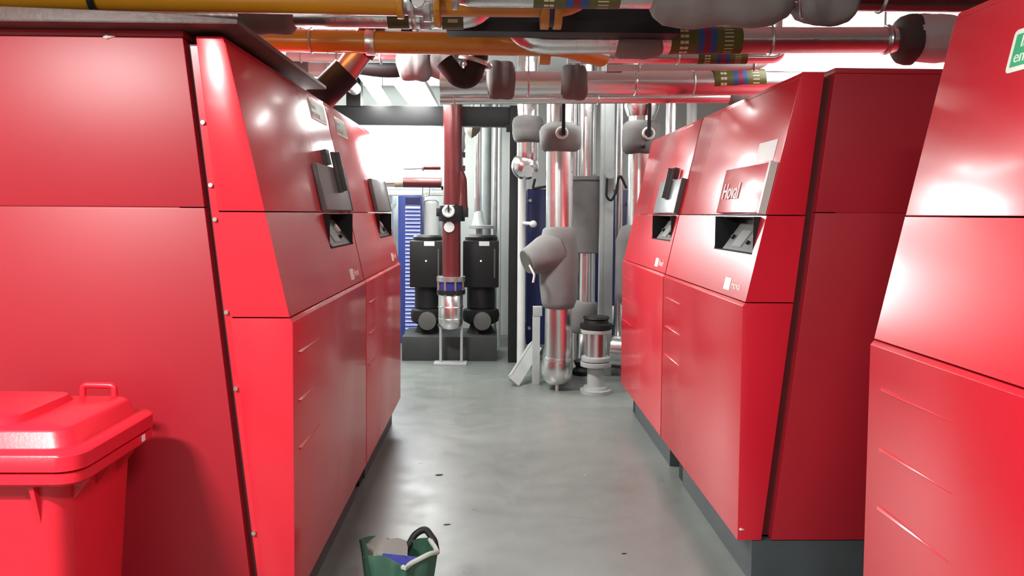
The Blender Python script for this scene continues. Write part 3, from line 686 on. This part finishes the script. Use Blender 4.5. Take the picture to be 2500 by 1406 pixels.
vpipe('conduit', 'slim grey conduit, left of the pair beside the black post', 1210, 310, 640, 5, STEEL, YV + 0.12, floor=True, ceil=True, cat='conduit')
# lumpy grey valve train beside the red riser
vt = thing('valve_train', 'lumpy grey valve train hanging close behind the red riser', 'valve', at(1125, 440, 8.82))
a_, b_ = at(1124, 430, 8.82), at(1124, 300, 8.82); b_.z = CZ
part('pipe', MB().tube([a_, b_], 0.03, 16), GREYP, vt)
part('valve_body', MB().lumpy(at(1124, 372, 8.82), at(1124, 312, 8.82), [(0, .03), (.2, .055), (.5, .05), (.8, .06), (1, .04)], 20, .006), GREYP, vt)
for yy in (378, 411): part('knob', MB().box(at(1124, yy + 6, 8.78), at(1136, yy - 6, 8.84)), BLACK, vt)
part('bottom_cone', MB().lumpy(at(1122, 470, 8.82), at(1122, 428, 8.82), [(0, .015), (.5, .035), (1, .05)], 18), GREYP, vt)
part('drain_pipe', MB().tube([at(1122, 466, 8.82), V((at(1122, 466, 8.82).x, 8.82, 0))], 0.014, 10), GREYP, vt)
lg = solo('lagging_bundle', MB().lumpy(at(1135, 312, 8.5), at(1172, 316, 8.5), [(0, .03), (.2, .07), (.5, .10), (.8, .075), (1, .03)], 24, .02, 4), mat('tan_lagging', (0.30, 0.27, 0.22), 0.7), 'tan lagging bundle under the right half of the black beam', 'lagging')
part('tie_wire', MB().cyl(at(1153, 310, 8.5), V((at(1153, 310, 8.5).x, 8.5, CZ)), 0.008, 8), STEEL, lg)

# ------------------------------------------------------------------ central riser group
Y1 = fl(1352, 950).y
q1 = lambda x, y: at(x, y, Y1); m1 = mpp(Y1)
bx = q1(1360, 800)
c1_ = thing('insulated_riser', 'tall silver riser with big pale strainer jacket, left of the grey steel column', 'pipe', (bx.x, Y1, 0))
xw = q1(1366, 500).x
def w1(y): return V((xw, Y1, q1(1366, y).z))
part('pipe', MB().tube(fillet([w1(900), w1(250), w1(222) + V((0, 0.0, 0.02)), w1(222) + V((0, 0.5, 0.05))], 0.10), 33 * m1, 28), FOILS, c1_, smooth=50)
part('valve_jacket', MB().lumpy(w1(372), w1(298), [(0, .09), (.03, .13), (.12, .16), (.3, .17), (.5, .172), (.7, .168), (.85, .15), (.97, .11), (1, .08)], 32, .012, 41, sq=(1, .85)), JACKL, c1_, smooth=70)
hd = q1(1371, 329)
part('lever', MB().box(hd + V((-0.014, -0.19, -0.02)), hd + V((0.014, -0.165, 0.24))), BLACK, c1_)
part('hand_dial', MB().torus(hd + V((-0.01, -0.155, 0)), (0, 1, 0), 0.038, 0.014, 24, 8), LIGHTP, c1_)
sj = MB().lumpy(w1(752), w1(552), [(0, .10), (.01, .128), (.08, .145), (.3, .158), (.5, .165), (.7, .16), (.85, .148), (.96, .135), (.99, .11), (1, .08)], 36, .014, 43, sq=(1, 1))
sa = V((xw - 0.02, Y1 - 0.02, w1(610).z)); sb = q1(1284, 637) + V((0, -0.12, 0))
sj.lumpy(sa, sb, [(0, .16), (.2, .165), (.45, .155), (.7, .135), (.9, .115), (.97, .105), (1, .09)], 32, .012, 44)
part('strainer_jacket', sj, JACKL, c1_, 'big pale grey lagging jacket with side bulge', smooth=70)
dr = (sb - sa).normalized()
part('jacket_end', MB().cyl(sb - dr * 0.012, sb + dr * 0.008, 0.098, 28), DKGREY, c1_)
part('toggle_strap', MB().tube(fillet([sb + V((0.02, -0.09, -0.02)), sb + V((0.06, -0.12, -0.10)), sb + V((0.05, -0.12, -0.16))], .03), 0.009, 8), LIGHTP, c1_)
e_a, e_b = w1(872), w1(905)
elb = fillet([w1(874), V((xw, Y1, 0.175)), V((xw + 0.02, Y1 + 0.42, 0.17)), V((xw + 0.04, Y1 + 0.75, 0.17))], 0.17)
part('elbow', MB().tube(elb, 37 * m1, 28), FOILS, c1_, smooth=50)
part('elbow_heel', MB().lumpy(V((xw - 0.015, Y1, 0.028)), w1(872), [(0, .02), (.06, .07), (.18, .105), (.4, .128), (.7, .133), (1, .122)], 30), FOILS, c1_, smooth=60)
part('cladding_joint', MB().torus(w1(876), (0, 0, 1), 34 * m1, 0.008, 30, 8), FOIL, c1_)
part('drain_cock', MB().cyl(V((xw - 0.01, Y1 - 0.06, 0.0)), V((xw - 0.01, Y1 - 0.06, 0.06)), 0.016, 12), BRASS, c1_)

# left riser with ball elbow
Y0_ = 7.35
q0 = lambda x, y: at(x, y, Y0_); m0 = mpp(Y0_); x0_ = q0(1288, 400).x
def w0(y): return V((x0_, Y0_, q0(1288, y).z))
c0_ = run('insulated_riser', 'short silver riser turning away in a rounded elbow beside the black post', [V((x0_, Y0_, CZ + 0.005)), w0(405), w0(405) + V((0.0, 0.24, 0.0))], 26 * m0, FOIL, fil=0.16)
jacket(c0_, w0(350), w0(282), 36 * m0, 51, amp=0.01)
part('elbow_heel', MB().sphere(w0(405) + V((-0.02, 0.02, 0)), 34 * m0, 24), FOIL, c0_, smooth=70)
part('round_cap', MB().cyl(w0(420) + V((0.0, -0.14, 0)), w0(420) + V((0, -0.10, 0)), 14 * m0, 24), GREYP, c0_)

# rear riser with tall grey box jacket
Y3 = 7.55
q3 = lambda x, y: at(x, y, Y3); m3 = mpp(Y3); x3 = q3(1434, 500).x
def w3(y): return V((x3, Y3, q3(1434, y).z))
c3_ = thing('insulated_riser', 'silver riser wearing a tall boxy grey jacket, close to the grey steel column', 'pipe', (x3, Y3, 0))
part('pipe', MB().tube([V((x3, Y3, 0)), V((x3, Y3, CZ))], 21 * m3, 24), FOILS, c3_)
part('side_pipe', MB().tube([w3(440) + V((-0.14, .06, 0)), V((x3 - 0.14, Y3 + .06, CZ))], 0.05, 20), FOILS, c3_)
part('box_jacket', MB().lumpy(w3(617), w3(432), [(0, .14), (.01, .165), (.2, .168), (.5, .17), (.8, .172), (.95, .17), (.955, .182), (1, .178)], 36, .008, 61, sq=(1, .9)), JACK, c3_, 'tall boxy grey jacket', smooth=50)
part('lower_jacket', MB().lumpy(w3(812) + V((-.03, 0, 0)), w3(735) + V((-.03, 0, 0)), [(0, .10), (.05, .13), (.3, .14), (.7, .14), (.95, .125), (1, .1)], 30, .012, 63), JACK, c3_, smooth=70)
part('base_fitting', MB().lumpy(V((x3 - .05, Y3 - .2, 0.0)), V((x3 - .05, Y3 - .2, 0.14)), [(0, .09), (.3, .10), (.5, .06), (.9, .085), (1, .06)], 24), BLKST, c3_)

# grey steel column
Y4 = 7.3
solo('steel_column', MB().box((at(1466, 500, Y4).x, Y4, 0), (at(1498, 500, Y4).x, Y4 + 0.1, CZ + .005)).box((at(1466, 500, Y4).x - .004, Y4 - 0.008, 0), (at(1474, 500, Y4).x, Y4, CZ)), GREYP, 'grey steel column in the middle of the pipework', 'column', bevel=0.004)
# extra silver vertical pipes high up, and pale vertical posts
vpipe('vertical_pipe', 'bright silver vertical pipe left of the grey column, behind the big riser', 1412, 250, 440, 12, FOILS, 7.9, floor=True, ceil=True)
vpipe('vertical_pipe', 'silver vertical pipe just past the grey column, in the gap before the right riser', 1515, 250, 560, 9, FOILS, 7.6, floor=True, ceil=True)
vpipe('vertical_pipe', 'silver vertical pipe closest to the far right boiler', 1640, 230, 560, 14, FOILS, 7.4, floor=True, ceil=True)
vpipe('vertical_pipe', 'pale vertical pipe behind the far right boiler top', 1690, 230, 560, 12, LIGHTP, 7.7, floor=True, ceil=True)
wpst = vpipe('white_post', 'white post beside the black frame post', 1275, 430, 800, 10, LIGHTP, 7.7, floor=True, cat='post')
part('side_stub', MB().tube([at(1278, 545, 7.66), at(1300, 546, 7.6)], 0.018, 12).sphere(at(1302, 547, 7.58), 0.035), LIGHTP, wpst)

# right riser
Y2 = 6.95
q2 = lambda x, y: at(x, y, Y2); m2 = mpp(Y2); x2 = q2(1564, 400).x
def w2(y): return V((x2, Y2, q2(1564, y).z))
c2_ = thing('insulated_riser', 'silver riser with round lever jacket, partly hidden by the far right boiler', 'pipe', (x2, Y2, 0))
part('pipe', MB().tube([V((x2, Y2, 0)), V((x2, Y2, CZ))], 31 * m2, 28), FOILS, c2_)
part('tee_cone', MB().lumpy(w2(285), w2(225), [(0, .12), (.4, .15), (.8, .14), (1, .10)], 28), FOIL, c2_)
part('valve_jacket', MB().lumpy(w2(378), w2(294), [(0, .1), (.03, .13), (.12, .155), (.3, .162), (.7, .162), (.88, .155), (.97, .13), (1, .1)], 32, .01, 71, sq=(1, .9)), JACK, c2_, smooth=70)
hd = q2(1575, 330)
part('lever', MB().box(hd + V((-0.014, -0.19, -0.03)), hd + V((0.014, -0.165, 0.25))), BLACK, c2_)
part('hand_dial', MB().torus(hd + V((0, -0.155, 0)), (0, 1, 0), 0.042, 0.014, 24, 8), LIGHTP, c2_)
part('knob', MB().sphere(hd + V((-0.04, -0.15, -0.105)), 0.018), BLACK, c2_)
part('lower_jacket', MB().lumpy(w2(745), w2(548), [(0, .12), (.03, .17), (.2, .2), (.5, .205), (.8, .2), (.97, .16), (1, .12)], 32, .012, 73), JACK, c2_, smooth=70)

# gauges with black hoses
def gauge(x, y, Y, rp_, label, hose):
    p = at(x, y, Y); t = thing('pressure_gauge', label, 'gauge', p)
    part('dial', MB().cyl(p + V((0, -0.02, 0)), p + V((0, 0.02, 0)), rp_ * mpp(Y), 24), GREYP, t)
    part('hose', MB().tube(fillet([at(*h, Y) for h in hose], .06), 0.012, 10), BLACK, t)
    part('stem', MB().cyl(p + V((0, 0.01, 0)), p + V((0, 0.32, -0.0)), 0.012, 8), STEEL, t)
gauge(1489, 424, 7.25, 12, 'round grey gauge with black looping hose on the column', [(1482, 436), (1480, 480), (1492, 492), (1504, 470), (1512, 420), (1530, 460)])
gauge(1306, 428, 6.9, 9, 'small round grey gauge with black hose left of the big riser', [(1306, 436), (1300, 462), (1316, 458), (1336, 455)])

# navy plate heat exchanger behind
Y5 = 8.3
hx0, hx1 = at(1286, 600, Y5).x, at(1545, 600, Y5).x; hz = at(1400, 462, Y5).z
hx = thing('heat_exchanger', 'navy blue heat exchanger standing behind the silver risers', 'heat exchanger', ((hx0 + hx1) / 2, Y5 + 0.3, 0))
part('end_plate', MB().box((hx0, Y5, 0.12), (hx1, Y5 + 0.05, hz)), NAVY, hx, bevel=0.005)
part('plate_pack', MB().box((hx0 + 0.08, Y5 + 0.052, 0.2), (hx1 - 0.08, Y5 + 0.5, hz - 0.08)), STEEL, hx)
part('rear_plate', MB().box((hx0, Y5 + 0.503, 0.12), (hx1, Y5 + 0.55, hz)), NAVY, hx)
for xx in (hx0 + 0.05, hx1 - 0.11): part('foot', MB().box((xx, Y5 - 0.02, 0), (xx + 0.06, Y5 + 0.6, 0.118)), BLKST, hx)
for zz in (hz - 0.12, 0.3): 
    for xx in (hx0 + 0.03, hx1 - 0.03): part('tie_bar', MB().cyl((xx, Y5 - 0.08, zz), (xx, Y5 + 0.62, zz), 0.016, 10), STEEL, hx)
wb = at(1500, 770, 7.9)
solo('white_tank', MB().lumpy(at(1490, 770, 7.9), at(1600, 768, 7.9), [(0, .05), (.03, .09), (.1, .1), (.9, .1), (1, .06)], 28).box(V((wb.x + .05, 7.86, 0)), V((wb.x + .09, 7.94, wb.z - .05))).box(V((wb.x + .32, 7.86, 0)), V((wb.x + .36, 7.94, wb.z - .05))), LIGHTP, 'small white tank behind the flanged spool', 'tank')

# flanged spool on the floor with black rubber end
sp = fl(1458, 966); Ysp = sp.y + 0.12
ms = mpp(Ysp); xs_ = sp.x
def ws(y): return V((xs_, Ysp, at(1458, y, Ysp).z))
spool = thing('flanged_spool', 'silver flanged pipe spool with black rubber cap standing on the floor', 'pipe', (xs_, Ysp, 0))
zs = [0.0, 0.05]
part('base_flange', MB().lumpy((xs_, Ysp, 0), (xs_, Ysp, 0.055), [(0, 38 * ms), (.5, 38 * ms), (.55, 31 * ms), (1, 29 * ms)], 32), GREYP, spool)
part('lower_pipe', MB().tube([V((xs_, Ysp, 0.05)), ws(888)], 21 * ms, 24), PALEST, spool)
part('middle_flange', MB().cyl(ws(893), ws(882), 38 * ms, 32).cyl(ws(880), ws(870), 36 * ms, 32), GREYP, spool, bevel=0.003)
part('upper_pipe', MB().tube([ws(872), ws(808)], 26 * ms, 24), FOILS, spool)
part('top_flange', MB().cyl(ws(812), ws(803), 38 * ms, 32), PALEST, spool, bevel=0.003)
rb = part('rubber_cap', MB().lumpy(ws(803), ws(772), [(0, 36 * ms), (.1, 40 * ms), (.42, 40 * ms), (.5, 31 * ms), (.75, 29 * ms), (.85, 33 * ms), (1, 31 * ms)], 32), BLACK, spool, 'black rubber cap', smooth=35)

# support bracket: post, arm and diagonal brace (pale painted angle iron)
bk = fl(1308, 938); Yb = bk.y
br = thing('pipe_support', 'pale angle iron bracket with slanting brace beside the big riser', 'bracket', (bk.x, Yb, 0))
mbk = mpp(Yb)
zt = at(1308, 748, Yb).z
part('post', MB().box((bk.x - 9 * mbk, Yb - 0.03, 0), (bk.x + 9 * mbk, Yb + 0.03, zt)), PALEST, br, bevel=0.003)
part('arm', MB().box((bk.x - 9 * mbk, Yb - 0.035, zt - 0.08), (xw - 37 * m1, Yb + 0.035, zt + 0.001)), PALEST, br, bevel=0.003)
fa_ = fl(1256, 918); 
A_, B_ = V((fa_.x, Yb - 0.05, 0.06)), V((bk.x + 0.02, Yb + 0.30, at(1326, 842, Yb + 0.3).z))
dd = (B_ - A_); L = dd.length; Zd = dd.normalized(); Xd = V((0, 1, 0)).cross(Zd).normalized(); Yd = Zd.cross(Xd)
Mx = Matrix((Xd, Yd, Zd)).transposed().to_4x4(); Mx.translation = A_
part('brace', MB().box((-0.05, -0.012, -0.05), (0.055, 0.012, L), M=Mx).box((-0.055, -0.012, 0), (-0.045, 0.06, L), M=Mx), PALEST, br)
# foil bends low on the right, partly behind the far right boiler
e5 = run('insulated_bend', 'bulging foil pipe bend low behind the flanged spool', [at(1494, 858, 7.4), at(1540, 862, 7.35), V((at(1560, 862, 7.35).x, 7.35, 0.0))], 0.15, FOIL, 'bend', fil=0.2)

# cable bracket on the right boiler top
cbm = at(2066, 178, 3.6)
cbk = solo('cable_bracket', MB().box(V((cbm.x - .012, 3.55, TOP + .018)), V((cbm.x + .012, 3.6, TOP + .062))).box(V((cbm.x - .012, 3.55, TOP + .055)), V((cbm.x + .04, 3.6, TOP + .066))), BLKST, 'small black cable bracket on the right boiler top', 'bracket')
part('cable', MB().tube(fillet([V((cbm.x, 3.57, TOP + .062)), V((cbm.x + .07, 3.57, TOP + .058)), V((cbm.x + .12, 3.57, TOP + .024)), V((cbm.x + .3, 3.6, TOP + .024))], .05), 0.005, 8), BLACK, cbk)

# ------------------------------------------------------------------ wheelie bin
bxr, byf, byn, zr = -1.035, 2.485, 2.0, 0.868
bxl = bxr - 0.55
def rrect(x0, x1, y0, y1, z, rad, n=6):
    p = []
    for cx, cy, a0 in ((x1 - rad, y0 + rad, -90), (x1 - rad, y1 - rad, 0), (x0 + rad, y1 - rad, 90), (x0 + rad, y0 + rad, 180)):
        for k in range(n + 1): p.append(V((cx + rad * math.cos(R(a0 + 90 * k / n)), cy + rad * math.sin(R(a0 + 90 * k / n)), z)))
    return p
bn = thing('wheelie_bin', 'red plastic wheelie bin with closed lid', 'bin', ((bxl + bxr) / 2, (byn + byf) / 2, 0))
zl = zr - 0.055
part('body', MB().loft([rrect(bxl + .11, bxr - .085, byn + .10, byf - .10, 0.03, .05), rrect(bxl + .055, bxr - .06, byn + .04, byf - .035, zl - 0.08, .055), rrect(bxl + .05, bxr - .055, byn + .035, byf - .03, zl, .055)]), BINR, bn, smooth=60)
part('rim', MB().loft([rrect(bxl + .008, bxr - .008, byn + .008, byf - .008, zl - 0.028, .055), rrect(bxl, bxr, byn, byf, zl - 0.02, .06), rrect(bxl, bxr, byn, byf, zl + 0.004, .06), rrect(bxl + .01, bxr - .01, byn + .01, byf - .01, zl + 0.008, .055)]), BINR, bn, smooth=40)
for k in range(3):
    yy = byn + .09 + k * .125
    part('gusset', MB().add([(bxr - .064, yy, zl - .03), (bxr - .012, yy, zl - .03), (bxr - .066, yy, zl - .10), (bxr - .064, yy + .012, zl - .03), (bxr - .012, yy + .012, zl - .03), (bxr - .066, yy + .012, zl - .10)], [(0, 2, 1), (3, 4, 5), (1, 2, 5, 4), (0, 1, 4, 3), (0, 3, 5, 2)]), BINR, bn)
    xx = bxr - .13 - k * .2
    part('gusset', MB().add([(xx, byn + .044, zl - .03), (xx, byn + .012, zl - .03), (xx, byn + .046, zl - .14), (xx + .012, byn + .044, zl - .03), (xx + .012, byn + .012, zl - .03), (xx + .012, byn + .046, zl - .14)], [(0, 1, 2), (3, 5, 4), (1, 4, 5, 2), (0, 3, 4, 1), (0, 2, 5, 3)]), BINR, bn)
def lr(i, z, rad): return rrect(bxl + i, bxr - i, byn + i * .92, byf - i, z, max(.02, rad))
ld = part('lid', MB().loft([lr(.004, zl + .010, .06), lr(-.002, zl + .012, .06), lr(-.002, zr - .006, .06), lr(.004, zr, .06), lr(.032, zr + .003, .05), lr(.038, zr + .008, .05), lr(.048, zr + .044, .05), lr(.060, zr + .052, .05), lr(.20, zr + .048, .04)]), BINR, bn, smooth=45)
# raised centre panel of the lid
part('lid_panel', MB().loft([rrect(bxl + .06, bxr - .20, byn + .075, byf - .06, zr + .040, .05), rrect(bxl + .075, bxr - .215, byn + .10, byf - .075, zr + .068, .05), rrect(bxl + .09, bxr - .23, byn + .125, byf - .09, zr + .072, .05)]), BINR, ld, smooth=40)
hp = V((bxr - .155, byf - .055, zr + .048))
part('lid_handle', MB().tube(fillet([hp + V((-.048, 0, -.012)), hp + V((-.046, 0, .036)), hp + V((.046, 0, .034)), hp + V((.048, 0, -.012))], .014), .0095, 12), BINR, ld)
part('white_sticker', MB().box((bxr - .001, byf - .12, zl - .016), (bxr + .0015, byf - .10, zl + .003)), WHITE, bn)
for yy in (byn + .12, byf - .12): part('wheel', MB().cyl((bxl + .06, yy - .02, .1), (bxl + .06, yy + .02, .1), .1, 24), BLACK, bn)

# ------------------------------------------------------------------ green bag on the floor
bg0 = V((-0.35, 2.915, 0))
bag = thing('shopping_bag', 'green woven bag slumped open on the floor', 'bag', bg0)
def bagring(z, s, lum, seed):
    pts = []
    base = [(-.155, .105), (-.115, .01), (-.095, -.05), (-.03, -.085), (.05, -.135), (.10, -.085), (.145, -.035), (.125, .04), (.10, .115), (.03, .095), (-.04, .12), (-.10, .125)]
    n = len(base)
    for i in range(n):
        for k in range(4):
            t = k / 4; a, b = base[i], base[(i + 1) % n]
            x, y = (a[0] * (1 - t) + b[0] * t) * s, (a[1] * (1 - t) + b[1] * t) * s
            q = V((x, y, z)) * 12 + V((seed, 0, 0)); pts.append(bg0 + V((x + lum * noise.noise(q), y + lum * noise.noise(q + V((5, 5, 5))), z + lum * 0.9 * noise.noise(q + V((2, 8, 1))))))
    return pts
outer = [bagring(0.0, .82, 0, 1), bagring(0.06, .9, .01, 1), bagring(.14, .95, .015, 1), bagring(.235, 1.0, .02, 1)]
inner = [bagring(.237, .985, .02, 1), bagring(.14, .9, .015, 1), bagring(.05, .8, .01, 1)]
part('bag_body', MB().loft(outer + inner, cap=False).add(inner[-1], [list(range(len(inner[-1])))]).add(outer[0], [list(range(len(outer[0])))]), BAGG, bag, smooth=50)
tr_ = bagring(.238, 1.0, .02, 1)
part('rim_trim', MB().tube(tr_[15:32], .009, 8), BAGW, bag)
part('strap', MB().tube(fillet([bg0 + V((-.03, .02, .15)), bg0 + V((.02, .08, .20)), bg0 + V((.05, .125, .245)), bg0 + V((.09, .13, .268)), bg0 + V((.128, .085, .235)), bg0 + V((.138, .06, .20))], .04), .013, 10), BLACK, bag)
gl_ = []
for i in range(5):
    gl_.append([bg0 + V((-.135 + .042 * i + .012 * noise.noise(V((i, j, 3.3))), .10 - .02 * i + .0 + .035 * (j - 3) * .5, (.235 - .03 * abs(j - 4) * .4) + .035 * math.sin(j * 1.2 + i) * .5 + .02 * noise.noise(V((i * 2.1, j * 1.7, 0))))) for j in range(7)])
part('folded_lining', MB().loft(gl_, cap=False, closed=False), BAGX, bag)
ck = solo('blue_card', MB().box((-.075, -.045, 0), (.075, .045, .012), M=Matrix.Translation(bg0 + V((.005, -.025, .185))) @ Matrix.Rotation(R(-14), 4, 'Z') @ Matrix.Rotation(R(24), 4, 'X')), BOOK, 'blue card box tucked inside the green bag', 'box', bevel=0.004)

# small litter on the floor
for (x, y, s, lab) in ((1072, 1160, .022, 'small dark dried leaf on the floor, farthest of the scraps'), (1092, 1281, .018, 'dark scrap on the floor beside the shiny patch'), (1428, 1160, .006, 'tiny pale speck on the floor in mid aisle'), (1524, 1352, .012, 'dark speck on the floor near the right boiler plinth')):
    p = fl(x, y); mb = MB()
    mb.lumpy(p + V((-s, 0, .003)), p + V((s, s * .25, .003)), [(0, s * .1), (.3, s * .42), (.7, s * .38), (1, s * .08)], 10, s * .1, s * 900, sq=(.28, 1))
    lo = min(v.z for v in mb.v)
    for v in mb.v: v.z -= lo
    solo('floor_scrap', mb, LIGHTP if s < .01 else BLACK, lab, 'litter')

# ------------------------------------------------------------------ lights
def lamp_fix(label, a, b, width, power, tubes=1, mt=TUBE, size=None):
    a, b = V(a), V(b); c = (a + b) / 2; d = (b - a).normalized(); s = V((0, 0, 1)).cross(d).normalized()
    t = thing('ceiling_light', label, 'light', c)
    M = Matrix((d, s, V((0, 0, 1)))).transposed().to_4x4(); M.translation = c
    L = (b - a).length / 2
    part('housing', MB().box((-L, -width / 2, 0.0), (L, width / 2, 0.05), M=M), LIGHTP, t, bevel=0.004)
    for k in range(tubes):
        o = (k - (tubes - 1) / 2) * width / max(1, tubes)
        part('tube', MB().cyl(M @ V((-L + .02, o, -0.022)), M @ V((L - .02, o, -0.022)), 0.019, 14), mt, t)
    for e in (-L * .7, L * .7): part('hanger', MB().cyl(M @ V((e, 0, 0.048)), V(((M @ V((e, 0, 0))).x, (M @ V((e, 0, 0))).y, CZ + .004)), 0.005, 8), STEEL, t)
    if power:
        ld_ = bpy.data.lights.new('lamp', 'AREA'); ld_.shape = 'RECTANGLE'; ld_.size = 2 * L; ld_.size_y = max(width, 0.1); ld_.energy = power; ld_.color = (1.0, 1.0, 0.97)
        lo = bpy.data.objects.new('lamp_glow', ld_); C.objects.link(lo); ml = M.copy(); ml.translation = c + V((0, 0, -0.06)); lo.matrix_world = ml
    return t
lamp_fix('fluorescent tube light hanging left of the bright pair above the window', at(872, 160, 6.6), at(942, 262, 8.9), 0.12, 30)
lamp_fix('wide fluorescent light above the black beam', at(985, 185, 6.9), at(1040, 266, 9.05), 0.30, 35, tubes=3)
lamp_fix('fluorescent light over the upright pipes', V((0.0, 6.7, 2.9)), V((1.2, 6.7, 2.9)), 0.12, 22)
lamp_fix('fluorescent light over the wheelie bin', V((-1.95, 0.6, 2.7)), V((-1.45, 0.6, 2.7)), 0.14, 170)
lamp_fix('added fill light over the aisle at the viewer', V((0.1, 0.3, 2.7)), V((0.7, 0.3, 2.7)), 0.14, 62)  # unseen fill lamp, added to brighten the near right boiler and bin side
lamp_fix('fluorescent light high on the left behind the viewer', V((-3.6, -1.7, 2.75)), V((-2.2, -1.7, 2.75)), 0.2, 30)
def panel_light(label, x0, x1, y0, y1, z, power, glow):
    t = thing('panel_light', label, 'light', ((x0 + x1) / 2, (y0 + y1) / 2, z))
    part('housing', MB().box((x0, y0, z + .004), (x1, y1, z + .05)), LIGHTP, t, bevel=0.004)
    part('diffuser', MB().box((x0 + .03, y0 + .03, z - .006), (x1 - .03, y1 - .03, z + .004)), glow, t)
    for xx, yy in ((x0 + .05, y0 + .05), (x1 - .05, y0 + .05), (x0 + .05, y1 - .05), (x1 - .05, y1 - .05)): part('hanger', MB().cyl((xx, yy, z + .045), (xx, yy, CZ + .004), 0.004, 8), STEEL, t)
    ld_ = bpy.data.lights.new('lamp', 'AREA'); ld_.shape = 'RECTANGLE'; ld_.size = x1 - x0; ld_.size_y = y1 - y0; ld_.energy = power; ld_.color = (1, 1, .97)
    lo = bpy.data.objects.new('lamp_glow', ld_); C.objects.link(lo); lo.location = ((x0 + x1) / 2, (y0 + y1) / 2, z - .02)
PANEL = emit('panel_glow', (1, 1, .97), 3.0)
panel_light('added glowing panel for the bright ceiling between the topmost foil pipe and the striped foil pipe', 1.75, 3.4, 4.55, 5.42, 2.68, 16, PANEL)  # glowing panel added so the ceiling gap between the pipes looks bright
panel_light('wide lit panel light above the right boilers', 2.05, 3.6, 5.6, 6.7, 2.64, 40, PANEL)
panel_light('bright square light glowing between the two yellow gas pipes', -1.3, -0.8, 5.1, 5.5, 2.7, 115, emit('bulkhead_glow', (1, 1, .97), 20))

# window daylight
wl = bpy.data.lights.new('window_light', 'AREA'); wl.shape = 'RECTANGLE'; wl.size = wx1 - wx0 - .1; wl.size_y = wz1 - wz0 - .1; wl.energy = 45; wl.color = (0.94, 1, 1)
wo = bpy.data.objects.new('window_light', wl); C.objects.link(wo)
wo.matrix_world = Matrix.Translation(((wx0 + wx1) / 2, BW - 0.03, (wz0 + wz1) / 2)) @ Matrix.Rotation(R(-90), 4, 'X')

wd = bpy.data.worlds.new('world'); bpy.context.scene.world = wd; wd.use_nodes = True
wd.node_tree.nodes['Background'].inputs['Color'].default_value = (0.5, 0.5, 0.5, 1); wd.node_tree.nodes['Background'].inputs['Strength'].default_value = 0.02
sc = bpy.context.scene
sc.view_settings.view_transform = 'Standard'; sc.view_settings.look = 'None'; sc.view_settings.gamma = 1.0; sc.view_settings.use_curve_mapping = False
sc.view_settings.exposure = 0.2
